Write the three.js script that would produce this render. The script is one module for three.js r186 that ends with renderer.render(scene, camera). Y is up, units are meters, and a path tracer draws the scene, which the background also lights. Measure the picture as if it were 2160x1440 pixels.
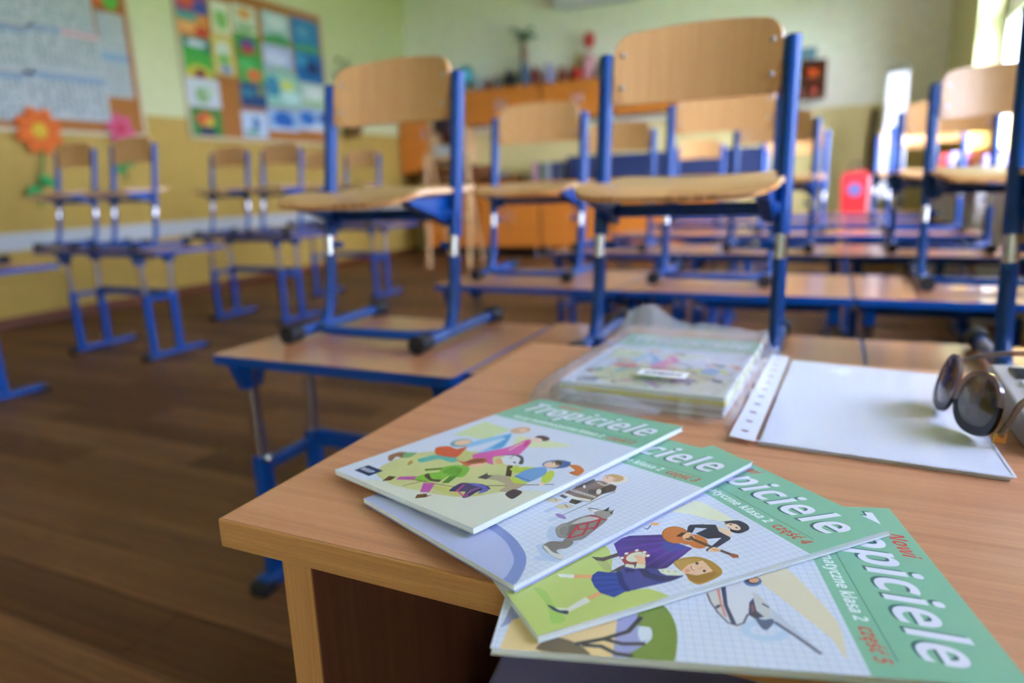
import * as THREE from 'three';
import { RoundedBoxGeometry } from 'three/addons/geometries/RoundedBoxGeometry.js';
import { mergeGeometries, toCreasedNormals } from 'three/addons/utils/BufferGeometryUtils.js';
import { ImprovedNoise } from 'three/addons/math/ImprovedNoise.js';

// ------------------------------------------------------------------ camera, sky, exposure
const scene = new THREE.Scene();
const CAM_Y = 0.945, FOCAL = 1440;                       // focal length in pixels of the 2160 x 1440 frame (24 mm lens)
const camera = new THREE.PerspectiveCamera(2 * Math.atan(720 / FOCAL) * 180 / Math.PI, 1.5, 0.02, 120);
camera.filmGauge = 36;
camera.position.set(0, CAM_Y, 0);
camera.rotation.order = 'YXZ';
camera.rotation.set(-0.22534, 0.43820, -0.03566);
camera.focus = 0.535;
camera.userData.fStop = 2.8;
camera.updateMatrixWorld(true);

// hazy bright sky, its glow lobe added out of view to brighten the back wall; the sun stands along the window front, just behind the building's edge, so it lights the trees but not the room
const SUN = new THREE.Vector3(-0.06, 0.52, 0.85).normalize();
{
  const W = 256, H = 128, d = new Float32Array(W * H * 4), v = new THREE.Vector3();
  for (let j = 0; j < H; j++) for (let i = 0; i < W; i++) {
    const el = ((j + 0.5) / H - 0.5) * Math.PI, az = ((i + 0.5) / W - 0.5) * 2 * Math.PI;
    v.set(Math.cos(az) * Math.cos(el), Math.sin(el), Math.sin(az) * Math.cos(el));
    const ang = v.angleTo(SUN), up = Math.max(0, v.y), glow = 5.5 * Math.exp(-((ang / 0.8) ** 2)) + 1.6 * Math.exp(-((ang / 1.5) ** 2)), haze = 1 - 0.35 * up;
    const o = (j * W + i) * 4;
    d[o] = 0.72 * haze + glow * 0.92; d[o + 1] = 0.93 * haze + glow * 0.97; d[o + 2] = 1.62 + glow * 1.14; d[o + 3] = 1;
  }
  const t = new THREE.DataTexture(d, W, H, THREE.RGBAFormat, THREE.FloatType); t.mapping = THREE.EquirectangularReflectionMapping; t.magFilter = THREE.LinearFilter; t.needsUpdate = true;
  scene.background = t; scene.backgroundIntensity = 5.0;
  const sun = new THREE.DirectionalLight(0xfff2e0, 12); sun.name = 'sun'; sun.position.copy(SUN).multiplyScalar(40); sun.castShadow = true;
  const c = sun.shadow.camera; c.left = -25; c.right = 25; c.top = 25; c.bottom = -25; c.far = 120; sun.shadow.mapSize.set(2048, 2048);
  scene.add(sun);
}
const renderer = new THREE.WebGLRenderer();
renderer.toneMapping = THREE.LinearToneMapping;
renderer.toneMappingExposure = 3.2;
renderer.shadowMap.enabled = true;

// ------------------------------------------------------------------ helpers
let rs = 12345;
const rnd = () => { rs = (rs * 1664525 + 1013904223) >>> 0; return rs / 4294967296; };
const rr = (a, b) => a + (b - a) * rnd();
const noise = new ImprovedNoise();
const V = (x, y, z) => new THREE.Vector3(x, y, z);
const ray = (px, py) => V((px - 1080) / FOCAL, -(py - 720) / FOCAL, -1).applyQuaternion(camera.quaternion);
const onY = (px, py, Y) => { const d = ray(px, py); return d.multiplyScalar((Y - CAM_Y) / d.y).add(camera.position); };
const onX = (px, py, X) => { const d = ray(px, py); return d.multiplyScalar(X / d.x).add(camera.position); };
const onZ = (px, py, Z) => { const d = ray(px, py); return d.multiplyScalar(Z / d.z).add(camera.position); };

const used = new Map();
function numbered(name) {
  const n = used.get(name) || 0; used.set(name, n + 1);
  return n ? name + '_' + String(n).padStart(3, '0') : name;
}
function shade(o) { o.castShadow = true; o.receiveShadow = true; return o; }
function thing(name, label, category, [x, y, z] = [0, 0, 0], turn = 0, group) {
  const g = new THREE.Group(); g.name = numbered(name); g.position.set(x, y, z); g.rotation.y = turn;
  g.userData = { label, category }; if (group) g.userData.group = group;
  scene.add(g); return g;
}
function part(name, geo, mat, parent, label) {
  const m = shade(new THREE.Mesh(geo, mat)); m.name = name; parent.add(m);
  if (label) m.userData.label = label;
  return m;
}
function single(name, label, category, geo, mat, group) {
  const m = shade(new THREE.Mesh(geo, mat)); m.name = numbered(name); m.userData = { label, category };
  if (group) m.userData.group = group;
  scene.add(m); return m;
}
function struct(name, geo, mat, parent = scene) {
  const m = shade(new THREE.Mesh(geo, mat)); m.name = name; if (parent === scene) m.userData.kind = 'structure';
  parent.add(m); return m;
}
function copy(o, [x, y, z], turn, label, group) {
  const c = o.clone(); c.name = numbered(o.name.replace(/_\d{3}$/, '')); c.position.set(x, y, z); c.rotation.y = turn;
  c.userData = { ...o.userData }; if (label) c.userData.label = label; if (group) c.userData.group = group;
  scene.add(c); return c;
}
// uv in metres, chosen by the way each face points
function metreUV(g, su = 1, turn = false) {
  g = g.index ? g.toNonIndexed() : g;
  const p = g.attributes.position, uv = new Float32Array(p.count * 2), a = V(0, 0, 0), b = V(0, 0, 0), c = V(0, 0, 0);
  for (let i = 0; i < p.count; i += 3) {
    a.fromBufferAttribute(p, i); b.fromBufferAttribute(p, i + 1); c.fromBufferAttribute(p, i + 2);
    const n = b.clone().sub(a).cross(c.clone().sub(a)), ax = Math.abs(n.x), ay = Math.abs(n.y), az = Math.abs(n.z);
    for (let k = 0; k < 3; k++) {
      const v = [a, b, c][k]; let u, w;
      if (ay >= ax && ay >= az) { u = v.x; w = v.z; } else if (ax >= az) { u = v.z; w = v.y; } else { u = v.x; w = v.y; }
      if (turn) [u, w] = [w, u];
      uv[(i + k) * 2] = u / su; uv[(i + k) * 2 + 1] = w / su;
    }
  }
  g.setAttribute('uv', new THREE.BufferAttribute(uv, 2));
  return g;
}
const clean = (g) => { const h = g.index ? g.toNonIndexed() : g.clone(); for (const k of Object.keys(h.attributes)) if (!['position', 'normal', 'uv'].includes(k)) h.deleteAttribute(k); return h; };
const merge = (...gs) => mergeGeometries(gs.flat().map(clean));
const box = (w, h, d, x = 0, y = 0, z = 0, r = 0) => (r ? new RoundedBoxGeometry(w, h, d, 2, r) : new THREE.BoxGeometry(w, h, d)).translate(x, y, z);
function bar(p, q, r, r2 = r, seg = 14) {
  const a = V(...p), b = V(...q), d = b.clone().sub(a);
  const g = new THREE.CylinderGeometry(r2, r, d.length(), seg);
  g.applyQuaternion(new THREE.Quaternion().setFromUnitVectors(V(0, 1, 0), d.clone().normalize()));
  return g.translate((a.x + b.x) / 2, (a.y + b.y) / 2, (a.z + b.z) / 2);
}
const tube = (pts, r, seg = 40, rad = 12, closed = false) => new THREE.TubeGeometry(new THREE.CatmullRomCurve3(pts.map((p) => V(...p)), closed, 'centripetal'), seg, r, rad, closed);
const lathe = (pts, seg = 24) => new THREE.LatheGeometry(pts.map(([x, y]) => new THREE.Vector2(x, y)), seg);
// a bent plate: outline in (a, b), surface point f(a, b), thickness t along the surface normal
function plate(outline, t, f, rings = 8) {
  const n = outline.length, ca = outline.reduce((s, p) => s + p[0], 0) / n, cb = outline.reduce((s, p) => s + p[1], 0) / n;
  const at = (r, i) => { const o = outline[i % n]; return [ca + (o[0] - ca) * r, cb + (o[1] - cb) * r]; };
  const sur = (ab, side) => {
    const e = 1e-3, p = f(...ab), pa = f(ab[0] + e, ab[1]), pb = f(ab[0], ab[1] + e);
    const nn = pa.sub(p).cross(pb.sub(p)).normalize();
    return p.clone().addScaledVector(nn, side * t / 2);
  };
  const pos = [], uv = [], tri = (A, B, C) => { for (const [ab, s] of [A, B, C]) { const q = sur(ab, s); pos.push(q.x, q.y, q.z); uv.push(ab[0], ab[1]); } };
  for (let k = 0; k < rings; k++) for (let i = 0; i < n; i++) for (const s of [1, -1]) {
    const a = at(k / rings, i), b = at(k / rings, i + 1), c = at((k + 1) / rings, i), d = at((k + 1) / rings, i + 1);
    if (s > 0) { tri([a, s], [c, s], [d, s]); if (k) tri([a, s], [d, s], [b, s]); } else { tri([a, s], [d, s], [c, s]); if (k) tri([a, s], [b, s], [d, s]); }
  }
  for (let i = 0; i < n; i++) { const a = at(1, i), b = at(1, i + 1); tri([a, 1], [a, -1], [b, -1]); tri([a, 1], [b, -1], [b, 1]); }
  const g = new THREE.BufferGeometry();
  g.setAttribute('position', new THREE.Float32BufferAttribute(pos, 3)); g.setAttribute('uv', new THREE.Float32BufferAttribute(uv, 2));
  return toCreasedNormals(g, 0.7);
}
function roundRect(w, h, r, x = 0, y = 0, per = 6, sides = 8) {
  const out = [], rad = Array.isArray(r) ? r : [r, r, r, r];     // order: +x+y, -x+y, -x-y, +x-y
  const cs = [[1, 1, 0], [-1, 1, 1], [-1, -1, 2], [1, -1, 3]];
  cs.forEach(([sx, sy, q], k) => {
    const R = rad[k];
    for (let i = 0; i <= per; i++) { const a = (q + i / per) * Math.PI / 2; out.push([x + sx * (w / 2 - R) + R * Math.cos(a), y + sy * (h / 2 - R) + R * Math.sin(a)]); }
    const nx = cs[(k + 1) % 4], R2 = rad[(k + 1) % 4], last = out[out.length - 1], a2 = nx[2] * Math.PI / 2;
    const next = [x + nx[0] * (w / 2 - R2) + R2 * Math.cos(a2), y + nx[1] * (h / 2 - R2) + R2 * Math.sin(a2)];
    for (let i = 1; i < sides; i++) out.push([last[0] + (next[0] - last[0]) * i / sides, last[1] + (next[1] - last[1]) * i / sides]);
  });
  return out;
}
const shapeOf = (pts) => { const s = new THREE.Shape(); pts.forEach(([x, y], i) => (i ? s.lineTo(x, y) : s.moveTo(x, y))); s.closePath(); return s; };
const extrude = (pts, d, bevel = 0, holes = []) => {
  const s = shapeOf(pts); for (const h of holes) s.holes.push(new THREE.Path(h.map(([x, y]) => new THREE.Vector2(x, y))));
  return new THREE.ExtrudeGeometry(s, { depth: d, bevelEnabled: bevel > 0, bevelSize: bevel, bevelThickness: bevel, bevelSegments: 2, curveSegments: 8 });
};

// ------------------------------------------------------------------ textures and materials
function canvasTex(w, h, draw, repeatM) {
  const c = document.createElement('canvas'); c.width = w; c.height = h; draw(c.getContext('2d'), w, h);
  const t = new THREE.CanvasTexture(c); t.colorSpace = THREE.SRGBColorSpace; t.magFilter = THREE.LinearFilter; t.anisotropy = 8;
  if (repeatM) { t.wrapS = t.wrapT = THREE.RepeatWrapping; t.repeat.set(1 / repeatM[0], 1 / repeatM[1]); }
  return t;
}
const rgb = (r, g, b, a = 1) => `rgba(${r | 0},${g | 0},${b | 0},${a})`;
// wood whose grain runs along u: broad soft streaks, fine lines and short pores
function grain(base, dark, light, { streaks = 90, lines = 420, pores = 5200, poreLen = 16, poreA = 0.22, wave = 5 } = {}) {
  return (x, w, h) => {
    x.fillStyle = rgb(...base); x.fillRect(0, 0, w, h);
    const wavy = (y, a, ph) => { x.beginPath(); for (let i = -1; i <= 33; i++) { const u = i / 32; const yy = y + wave * Math.sin(u * 6.283 + ph) + wave * 0.5 * Math.sin(u * 12.566 + ph * 2.3); i < 0 ? x.moveTo(u * w, yy) : x.lineTo(u * w, yy); } x.globalAlpha = a; x.stroke(); x.globalAlpha = 1; };
    for (let i = 0; i < streaks; i++) { x.strokeStyle = rgb(...(rnd() < 0.5 ? dark : light)); x.lineWidth = rr(4, 26); const y = rr(0, h), p = rr(0, 6), a = rr(0.03, 0.12); for (const k of [-h, 0, h]) wavy(y + k, a, p); }
    for (let i = 0; i < lines; i++) { x.strokeStyle = rgb(...(rnd() < 0.6 ? dark : light)); x.lineWidth = rr(0.6, 2.2); const y = rr(0, h), p = rr(0, 6); wavy(y, rr(0.04, 0.16), p); }
    for (let i = 0; i < pores; i++) { x.strokeStyle = rgb(...dark, rr(0.1, 1) * poreA); x.lineWidth = rr(0.7, 1.7); const u = rr(0, w), y = rr(0, h), l = rr(0.3, 1) * poreLen; x.beginPath(); x.moveTo(u, y); x.lineTo(u + l, y + rr(-0.8, 0.8)); x.stroke(); }
  };
}
const std = (o) => new THREE.MeshStandardMaterial(o), phy = (o) => new THREE.MeshPhysicalMaterial(o);
const M = {};
const beechTex = canvasTex(1024, 1024, grain([204, 140, 95], [146, 88, 50], [221, 164, 118]), [0.55, 0.4]);
M.deskTop = phy({ map: beechTex, roughness: 0.45, clearcoat: 0.4, clearcoatRoughness: 0.3 });
const deskTex2 = canvasTex(1024, 1024, grain([202, 136, 92], [154, 92, 56], [216, 158, 114], { pores: 3600 }), [0.5, 0.35]);
M.schoolTop = phy({ map: deskTex2, roughness: 0.4, clearcoat: 0.9, clearcoatRoughness: 0.17 });
M.edgeWood = std({ map: canvasTex(512, 512, grain([186, 134, 72], [128, 82, 36], [205, 155, 92], { pores: 2600, poreLen: 12 }), [0.25, 0.2]), roughness: 0.45 });
M.panelWoodShaded = std({ map: canvasTex(512, 512, grain([112, 66, 38], [70, 38, 20], [132, 82, 48], { pores: 3000, poreLen: 12 }), [0.4, 0.25]), roughness: 0.5 });  // desk wood darkened, shade under the desktop put into its colour
const plyTex = canvasTex(1024, 1024, (x, w, h) => {
  grain([216, 164, 104], [176, 120, 62], [232, 186, 130], { streaks: 60, lines: 200, pores: 5000, poreLen: 10, wave: 14 })(x, w, h);
  x.lineJoin = 'round';
  for (let i = 0; i < 16; i++) {                              // cathedral figure of the rotary-cut veneer
    const off = i * 24; x.strokeStyle = rgb(i % 2 ? 176 : 160, i % 2 ? 120 : 104, 54, i % 2 ? 0.3 : 0.5); x.lineWidth = rr(5, 13);
    x.beginPath(); x.moveTo(-20, 260 + off * 0.95); x.bezierCurveTo(380, 330 + off * 0.3, 620, 440 + off * 0.1, 760 - off * 0.9, 512);
    x.bezierCurveTo(620, 590 - off * 0.1, 380, 690 - off * 0.3, -20, 770 - off * 0.95); x.stroke();
  }
}, [0.36, 0.4]);
M.ply = phy({ map: plyTex, roughness: 0.34, clearcoat: 0.3, clearcoatRoughness: 0.25 });
M.plyEdge = std({ color: 0xb98753, roughness: 0.6 });
M.blue = phy({ color: new THREE.Color().setRGB(0.0008, 0.052, 0.24), roughness: 0.32, specularIntensity: 0.6, clearcoat: 0.12, clearcoatRoughness: 0.1 });
M.chrome = std({ color: 0xd5d6d8, metalness: 1, roughness: 0.22 });
M.rubber = std({ color: 0x161616, roughness: 0.7 });
M.steel = std({ color: 0xb9bcc0, metalness: 1, roughness: 0.32 });
const paint = (c, sp = 0.02) => { const k = new THREE.Color(c); return std({ map: canvasTex(256, 256, (x, w, h) => { x.fillStyle = '#fff'; x.fillRect(0, 0, w, h); for (let i = 0; i < 1500; i++) { x.fillStyle = rgb(rnd() < 0.5 ? 200 : 255, 215, 205, sp * rr(0.5, 2)); x.beginPath(); x.arc(rr(0, w), rr(0, h), rr(2, 12), 0, 7); x.fill(); } }, [1.3, 1.3]), color: k, roughness: 0.75 }); };
M.wallUp = paint(0xd2d39c); M.wallLow = paint(0xbb9a45); M.wallBackUpLit = paint(0xf0f0dc); M.wallBackLowLit = paint(0xd8c888);  // same wall paint; the back copies are paler to carry the brighter light there
M.ceiling = std({ color: 0xdad9d0, roughness: 0.9 });
M.white = std({ color: 0xf2f3f3, roughness: 0.4 });
M.orange = phy({ map: canvasTex(512, 512, grain([216, 126, 40], [176, 92, 22], [232, 150, 66], { pores: 1500 }), [0.8, 0.5]), roughness: 0.42 });
M.orangeEdge = std({ color: 0x9d6a2a, roughness: 0.6 });
M.brownWood = std({ map: canvasTex(512, 512, grain([112, 58, 24], [66, 32, 12], [140, 76, 34]), [0.6, 0.4]), roughness: 0.5 });
M.paleWood = std({ map: canvasTex(512, 512, grain([214, 172, 116], [176, 132, 80], [228, 190, 138]), [0.6, 0.4]), roughness: 0.55 });
M.black = std({ color: 0x131211, roughness: 0.6 });
M.cork = std({ map: canvasTex(512, 512, (x, w, h) => { x.fillStyle = rgb(170, 108, 44); x.fillRect(0, 0, w, h); for (let i = 0; i < 9000; i++) { x.fillStyle = rnd() < 0.5 ? rgb(128, 76, 28, 0.5) : rgb(198, 136, 70, 0.5); x.fillRect(rr(0, w), rr(0, h), rr(1, 4), rr(1, 4)); } }, [0.5, 0.5]), roughness: 0.9 });
M.glass = phy({ color: 0xffffff, transmission: 1, roughness: 0, thickness: 0, ior: 1.45 });
const lam = (c, r = 0.6) => std({ color: c, roughness: r });

// ------------------------------------------------------------------ room shell
const XL = -5.72, XR = 1.02, ZB = -8.95, ZF = 3.1, TOP = 3.6;
const DADO = onX(350, 246, XL).y;
{
  // floor: base slab with separate planks where the photograph shows the floor
  const base = struct('floor', box(XR - XL + 0.4, 0.2, ZF - ZB + 0.4, (XL + XR) / 2, -0.106, (ZB + ZF) / 2), lam(0x241a12, 0.7));
  const pt = canvasTex(1024, 512, grain([124, 90, 60], [64, 43, 26], [156, 118, 82], { streaks: 220, lines: 520, pores: 3000, poreLen: 60, poreA: 0.4 }), [1.3, 0.5]);
  const tones = [0xfff0dc, 0xf0dcc4, 0xdcc8b0, 0xf8e6d0, 0xc6b098].map((c) => phy({ map: pt, color: c, roughness: 0.5, specularIntensity: 0.35 }));
  const L = 1.55, Wd = 0.16, rows = 56;
  const geos = [0, 1, 2, 3].map((k) => { const g = metreUV(box(L - 0.004, 0.006, Wd - 0.004, k * 0.37, 0, k * 0.13)); return g.translate(-k * 0.37, 0, -k * 0.13); });
  for (let j = 0; j < rows; j++) {
    const z = ZB + (j + 0.5) * Wd;
    const off = (j * 0.47) % L;
    for (let x = XL - off; x < XR; x += L) {
      const x0 = Math.max(x, XL), x1 = Math.min(x + L, XR); if (x1 - x0 < 0.02) continue;
      const m = shade(new THREE.Mesh(geos[(rnd() * 4) | 0], tones[(rnd() * 5) | 0])); m.name = 'plank';
      m.scale.x = (x1 - x0) / L; m.position.set((x0 + x1) / 2, -0.003, z); base.add(m);
    }
  }
  const rest = part('plank_field', metreUV(box(XR - XL, 0.006, ZF - ZB - rows * Wd, (XL + XR) / 2, -0.003, (ZB + rows * Wd + ZF) / 2)), tones[1], base); rest.userData.kind = 'stuff';
  const two = (name, low, up, mu) => { const w = struct(name, metreUV(low), mu === M.wallBackUpLit ? M.wallBackLowLit : M.wallLow); part('upper_wall', metreUV(up), mu, w); return w; };
  two('wall_left', box(0.2, DADO, ZF - ZB + 0.4, XL - 0.1, DADO / 2, (ZB + ZF) / 2), box(0.2, TOP - DADO, ZF - ZB + 0.4, XL - 0.1, (TOP + DADO) / 2, (ZB + ZF) / 2), M.wallUp);
  two('wall_back', box(XR - XL, DADO, 0.2, (XL + XR) / 2, DADO / 2, ZB - 0.1), box(XR - XL, TOP - DADO, 0.2, (XL + XR) / 2, (TOP + DADO) / 2, ZB - 0.1), M.wallBackUpLit);
  two('wall_front', box(XR - XL, DADO, 0.2, (XL + XR) / 2, DADO / 2, ZF + 0.1), box(XR - XL, TOP - DADO, 0.2, (XL + XR) / 2, (TOP + DADO) / 2, ZF + 0.1), M.wallBackUpLit);
  struct('ceiling', box(XR - XL + 0.8, 0.2, ZF - ZB + 0.4, (XL + XR) / 2 + 0.2, TOP + 0.1, (ZB + ZF) / 2), M.ceiling);
  struct('baseboard_left', box(0.018, 0.08, ZF - ZB, XL + 0.009, 0.04, (ZB + ZF) / 2), M.brownWood);
  struct('trim_1', box(0.02, 0.13, ZF - ZB, XL + 0.01, onX(320, 486, XL).y, (ZB + ZF) / 2), lam(0xb9bcb6, 0.5));
}
// right wall with three windows
{
  const T = 0.38, xc = XR + T / 2, SILL = 0.96, HEAD = 2.85, W = [[-7.25, -5.4], [-4.95, -3.1], [-1.7, -0.7], [1.6, 2.8]];
  const zs = [ZB, ...W.flat(), ZF], low = [], up = [];
  low.push(box(T, SILL, ZF - ZB + 0.4, xc, SILL / 2, (ZB + ZF) / 2));
  up.push(box(T, TOP - HEAD, ZF - ZB + 0.4, xc, (TOP + HEAD) / 2, (ZB + ZF) / 2));
  for (let i = 0; i < zs.length; i += 2) {
    const d = zs[i + 1] - zs[i], z = (zs[i] + zs[i + 1]) / 2;
    low.push(box(T, DADO - SILL, d, xc, (DADO + SILL) / 2, z)); up.push(box(T, HEAD - DADO, d, xc, (HEAD + DADO) / 2, z));
  }
  const w = struct('wall_right', metreUV(merge(low)), M.wallLow); part('upper_wall', metreUV(merge(up)), M.wallUp, w);
  W.forEach(([a, b], i) => {
    const zc = (a + b) / 2, d = b - a, xf = XR + 0.24, H = HEAD - SILL, yc = (HEAD + SILL) / 2;
    const win = new THREE.Group(); win.name = 'window_' + (i + 1); win.userData.kind = 'structure'; scene.add(win);
    const f = 0.06;
    part('window_frame', merge(box(0.08, f, d, xf, SILL + f / 2, zc), box(0.08, f, d, xf, HEAD - f / 2, zc), box(0.08, H, f, xf, yc, a + f / 2), box(0.08, H, f, xf, yc, b - f / 2), box(0.08, H, 0.09, xf, yc, zc), box(0.08, 0.08, d, xf, 2.20, zc)), M.white, win);
    for (const s of [-1, 1]) for (const [y0, y1] of [[SILL + f, 2.16], [2.24, HEAD - f]]) {
      const z0 = s < 0 ? a + f : zc + 0.045, z1 = s < 0 ? zc - 0.045 : b - f, q = 0.05, hh = y1 - y0, dd = z1 - z0, zz = (z0 + z1) / 2, yy = (y0 + y1) / 2;
      part('sash', merge(box(0.06, q, dd, xf - 0.02, y0 + q / 2, zz), box(0.06, q, dd, xf - 0.02, y1 - q / 2, zz), box(0.06, hh, q, xf - 0.02, yy, z0 + q / 2), box(0.06, hh, q, xf - 0.02, yy, z1 - q / 2)), M.white, win);
      part('pane', box(0.004, hh - 2 * q, dd - 2 * q, xf - 0.02, yy, zz), M.glass, win);
    }
    part('window_sill', box(0.3, 0.03, d + 0.1, XR + 0.07, SILL + 0.015, zc, 0.006), M.white, win);
    for (const s of [-1, 1]) part('window_handle', box(0.03, 0.11, 0.02, xf - 0.06, 1.75, zc + s * 0.07, 0.006), M.white, win);
  });
}

// ------------------------------------------------------------------ outside the windows
single('lawn', 'green lawn outside the windows', 'grass', box(60, 0.2, 80, 32, -3.6, -5), lam(0x5f7f38, 0.95)).userData.kind = 'stuff';
function tree(x, z, h, r, seed, label) {
  const t = thing('leafy_tree', label, 'tree', [x, -3.5, z], 0, 'trees outside the windows');
  part('trunk', lathe([[0, 0], [0.32, 0], [0.22, 1.2], [0.16, h * 0.6], [0, h * 0.6]], 10), lam(0x5b4a38, 0.9), t);
  const gs = []; rs = seed;
  for (let i = 0; i < 46; i++) {
    const a = rr(0, 6.28), e = rr(-0.7, 1), k = Math.sqrt(1 - Math.min(1, e * e)) * r * rr(0.5, 1), g = new THREE.IcosahedronGeometry(rr(0.4, 0.8) * r * 0.45, 2), p = g.attributes.position;
    for (let j = 0; j < p.count; j++) { const f = 1 + 0.28 * noise.noise(p.getX(j) * 4 + i, p.getY(j) * 4, p.getZ(j) * 4); p.setXYZ(j, p.getX(j) * f, p.getY(j) * f, p.getZ(j) * f); }
    g.translate(Math.cos(a) * k, h * 0.68 + e * r * 0.9, Math.sin(a) * k); gs.push(g);
  }
  const g = merge(gs); g.computeVertexNormals(); part('crown', g, std({ color: 0x7f9a34, roughness: 0.9 }), t);
}
tree(6.6, -41, 14, 5.2, 5, 'tall light green tree beyond the furthest window');
tree(14.5, -33, 12, 4.0, 9, 'broad leafy tree outside between the first two windows');

// ------------------------------------------------------------------ school chair (origin under its middle, front towards +z)
const CH = { x: 0.178, postZ0: 0.03, postZ1: -0.052, top: 0.594 };
const postAt = (y) => CH.postZ0 + (CH.postZ1 - CH.postZ0) * (y - 0.03) / (CH.top - 0.03);
const seatOutline = roundRect(0.36, 0.335, [0.055, 0.055, 0.04, 0.04], 0, 0.035);
const seatF = (a, b) => { const fr = Math.max(0, b - 0.10) / 0.10, bk = Math.max(0, -b - 0.02) / 0.11; return V(a, 0.338 - 0.020 * fr * fr + 0.012 * bk * bk - 0.006 * (1 - (a / 0.18) ** 2), b); };
const SEAT = plate(seatOutline.map(([a, b]) => [a, b]).reverse(), 0.011, seatF, 8);
const backOut = roundRect(0.322, 0.134, [0.032, 0.032, 0.016, 0.016], 0, 0.561);
const backF = (a, b) => V(a, b + (b > 0.57 ? 0.016 * (1 - (a / 0.16) ** 2) : 0.004 * (1 - (a / 0.16) ** 2)), postAt(b) + 0.006 - 0.026 * (1 - (a / 0.16) ** 2));
const BACK = (() => { const g = plate(backOut, 0.01, backF, 8), u = g.attributes.uv; for (let i = 0; i < u.count; i++) u.setXY(i, u.getY(i), u.getX(i)); return g; })();
const chairGeo = (() => {
  const o = {};
  o.frame = (s) => merge(
    tube([[s * CH.x, 0.021, 0.16], [s * CH.x, 0.021, 0.10], [s * CH.x, 0.026, 0.055], [s * CH.x, 0.055, 0.032], [s * CH.x, 0.10, postAt(0.10)], [s * CH.x, 0.19, postAt(0.19)]], 0.0135, 40, 12),
    bar([s * CH.x, 0.021, 0.06], [s * CH.x, 0.021, -0.165], 0.0125));
  o.inner = (s) => bar([s * CH.x, 0.17, postAt(0.17)], [s * CH.x, 0.26, postAt(0.26)], 0.0122);
  o.upper = (s) => merge(bar([s * CH.x, 0.236, postAt(0.236)], [s * CH.x, CH.top, CH.postZ1], 0.0155, 0.0155, 18), new THREE.SphereGeometry(0.0155, 14, 8).scale(1, 0.35, 1).translate(s * CH.x, CH.top, CH.postZ1));
  o.foot = (s, e) => bar([s * CH.x, 0.021, e > 0 ? 0.145 : -0.15], [s * CH.x, 0.021, e > 0 ? 0.19 : -0.195], 0.019, 0.021);
  o.cross = tube([[-CH.x, 0.022, 0.035], [-CH.x + 0.01, 0.022, 0.075], [-CH.x + 0.045, 0.022, 0.105], [-0.06, 0.022, 0.115], [0.06, 0.022, 0.115], [CH.x - 0.045, 0.022, 0.105], [CH.x - 0.01, 0.022, 0.075], [CH.x, 0.022, 0.035]], 0.0115, 48, 12);
  o.beam = box(2 * CH.x - 0.01, 0.026, 0.03, 0, 0.285, postAt(0.285) + 0.012, 0.008);
  o.bracket = (s) => extrude([[postAt(0.28), 0.262], [0.06, 0.288], [0.15, 0.312], [0.16, 0.322], [0.0, 0.324], [-0.06, 0.328], [postAt(0.33) - 0.01, 0.31]], 0.018, 0.003).rotateY(-Math.PI / 2).translate(s * 0.152 + 0.009, 0, 0);
  o.bolt = (s) => new THREE.SphereGeometry(0.0105, 12, 8).translate(s * (CH.x - 0.026), 0.285, postAt(0.285) + 0.03);
  o.knob = (s) => bar([s * (CH.x - 0.012), 0.215, postAt(0.215)], [s * (CH.x - 0.035), 0.215, postAt(0.215)], 0.008);
  o.rivet = (sx, y) => new THREE.SphereGeometry(0.0055, 10, 6).scale(1, 1, 0.45).translate(sx * 0.143, y, backF(0.143, y).z + 0.006);
  const cache = {};
  return (k, ...a) => (cache[k + a] ||= typeof o[k] === 'function' ? o[k](...a) : o[k]);
})();
function makeChair(label, pos, turn, group) {
  const t = thing('school_chair', label, 'chair', pos, turn, group);
  for (const s of [-1, 1]) {
    part('lower_tube', chairGeo('frame', s), M.blue, t); part('inner_tube', chairGeo('inner', s), M.chrome, t, 'short bare chrome section');
    part('back_post', chairGeo('upper', s), M.blue, t);
    for (const e of [-1, 1]) part('rubber_foot', chairGeo('foot', s, e), M.rubber, t, 'black rubber foot');
    part('seat_bracket', chairGeo('bracket', s), M.blue, t); part('bolt', chairGeo('bolt', s), M.chrome, t); part('knob', chairGeo('knob', s), M.blue, t);
  }
  part('cross_bar', chairGeo('cross'), M.blue, t); part('seat_beam', chairGeo('beam'), M.blue, t);
  part('seat', SEAT, M.ply, t, 'beech plywood seat');
  const b = part('backrest', BACK, M.ply, t, 'beech plywood backrest');
  for (const s of [-1, 1]) for (const y of [0.53, 0.592]) part('rivet', chairGeo('rivet', s, y), M.steel, b);
  return t;
}

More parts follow.
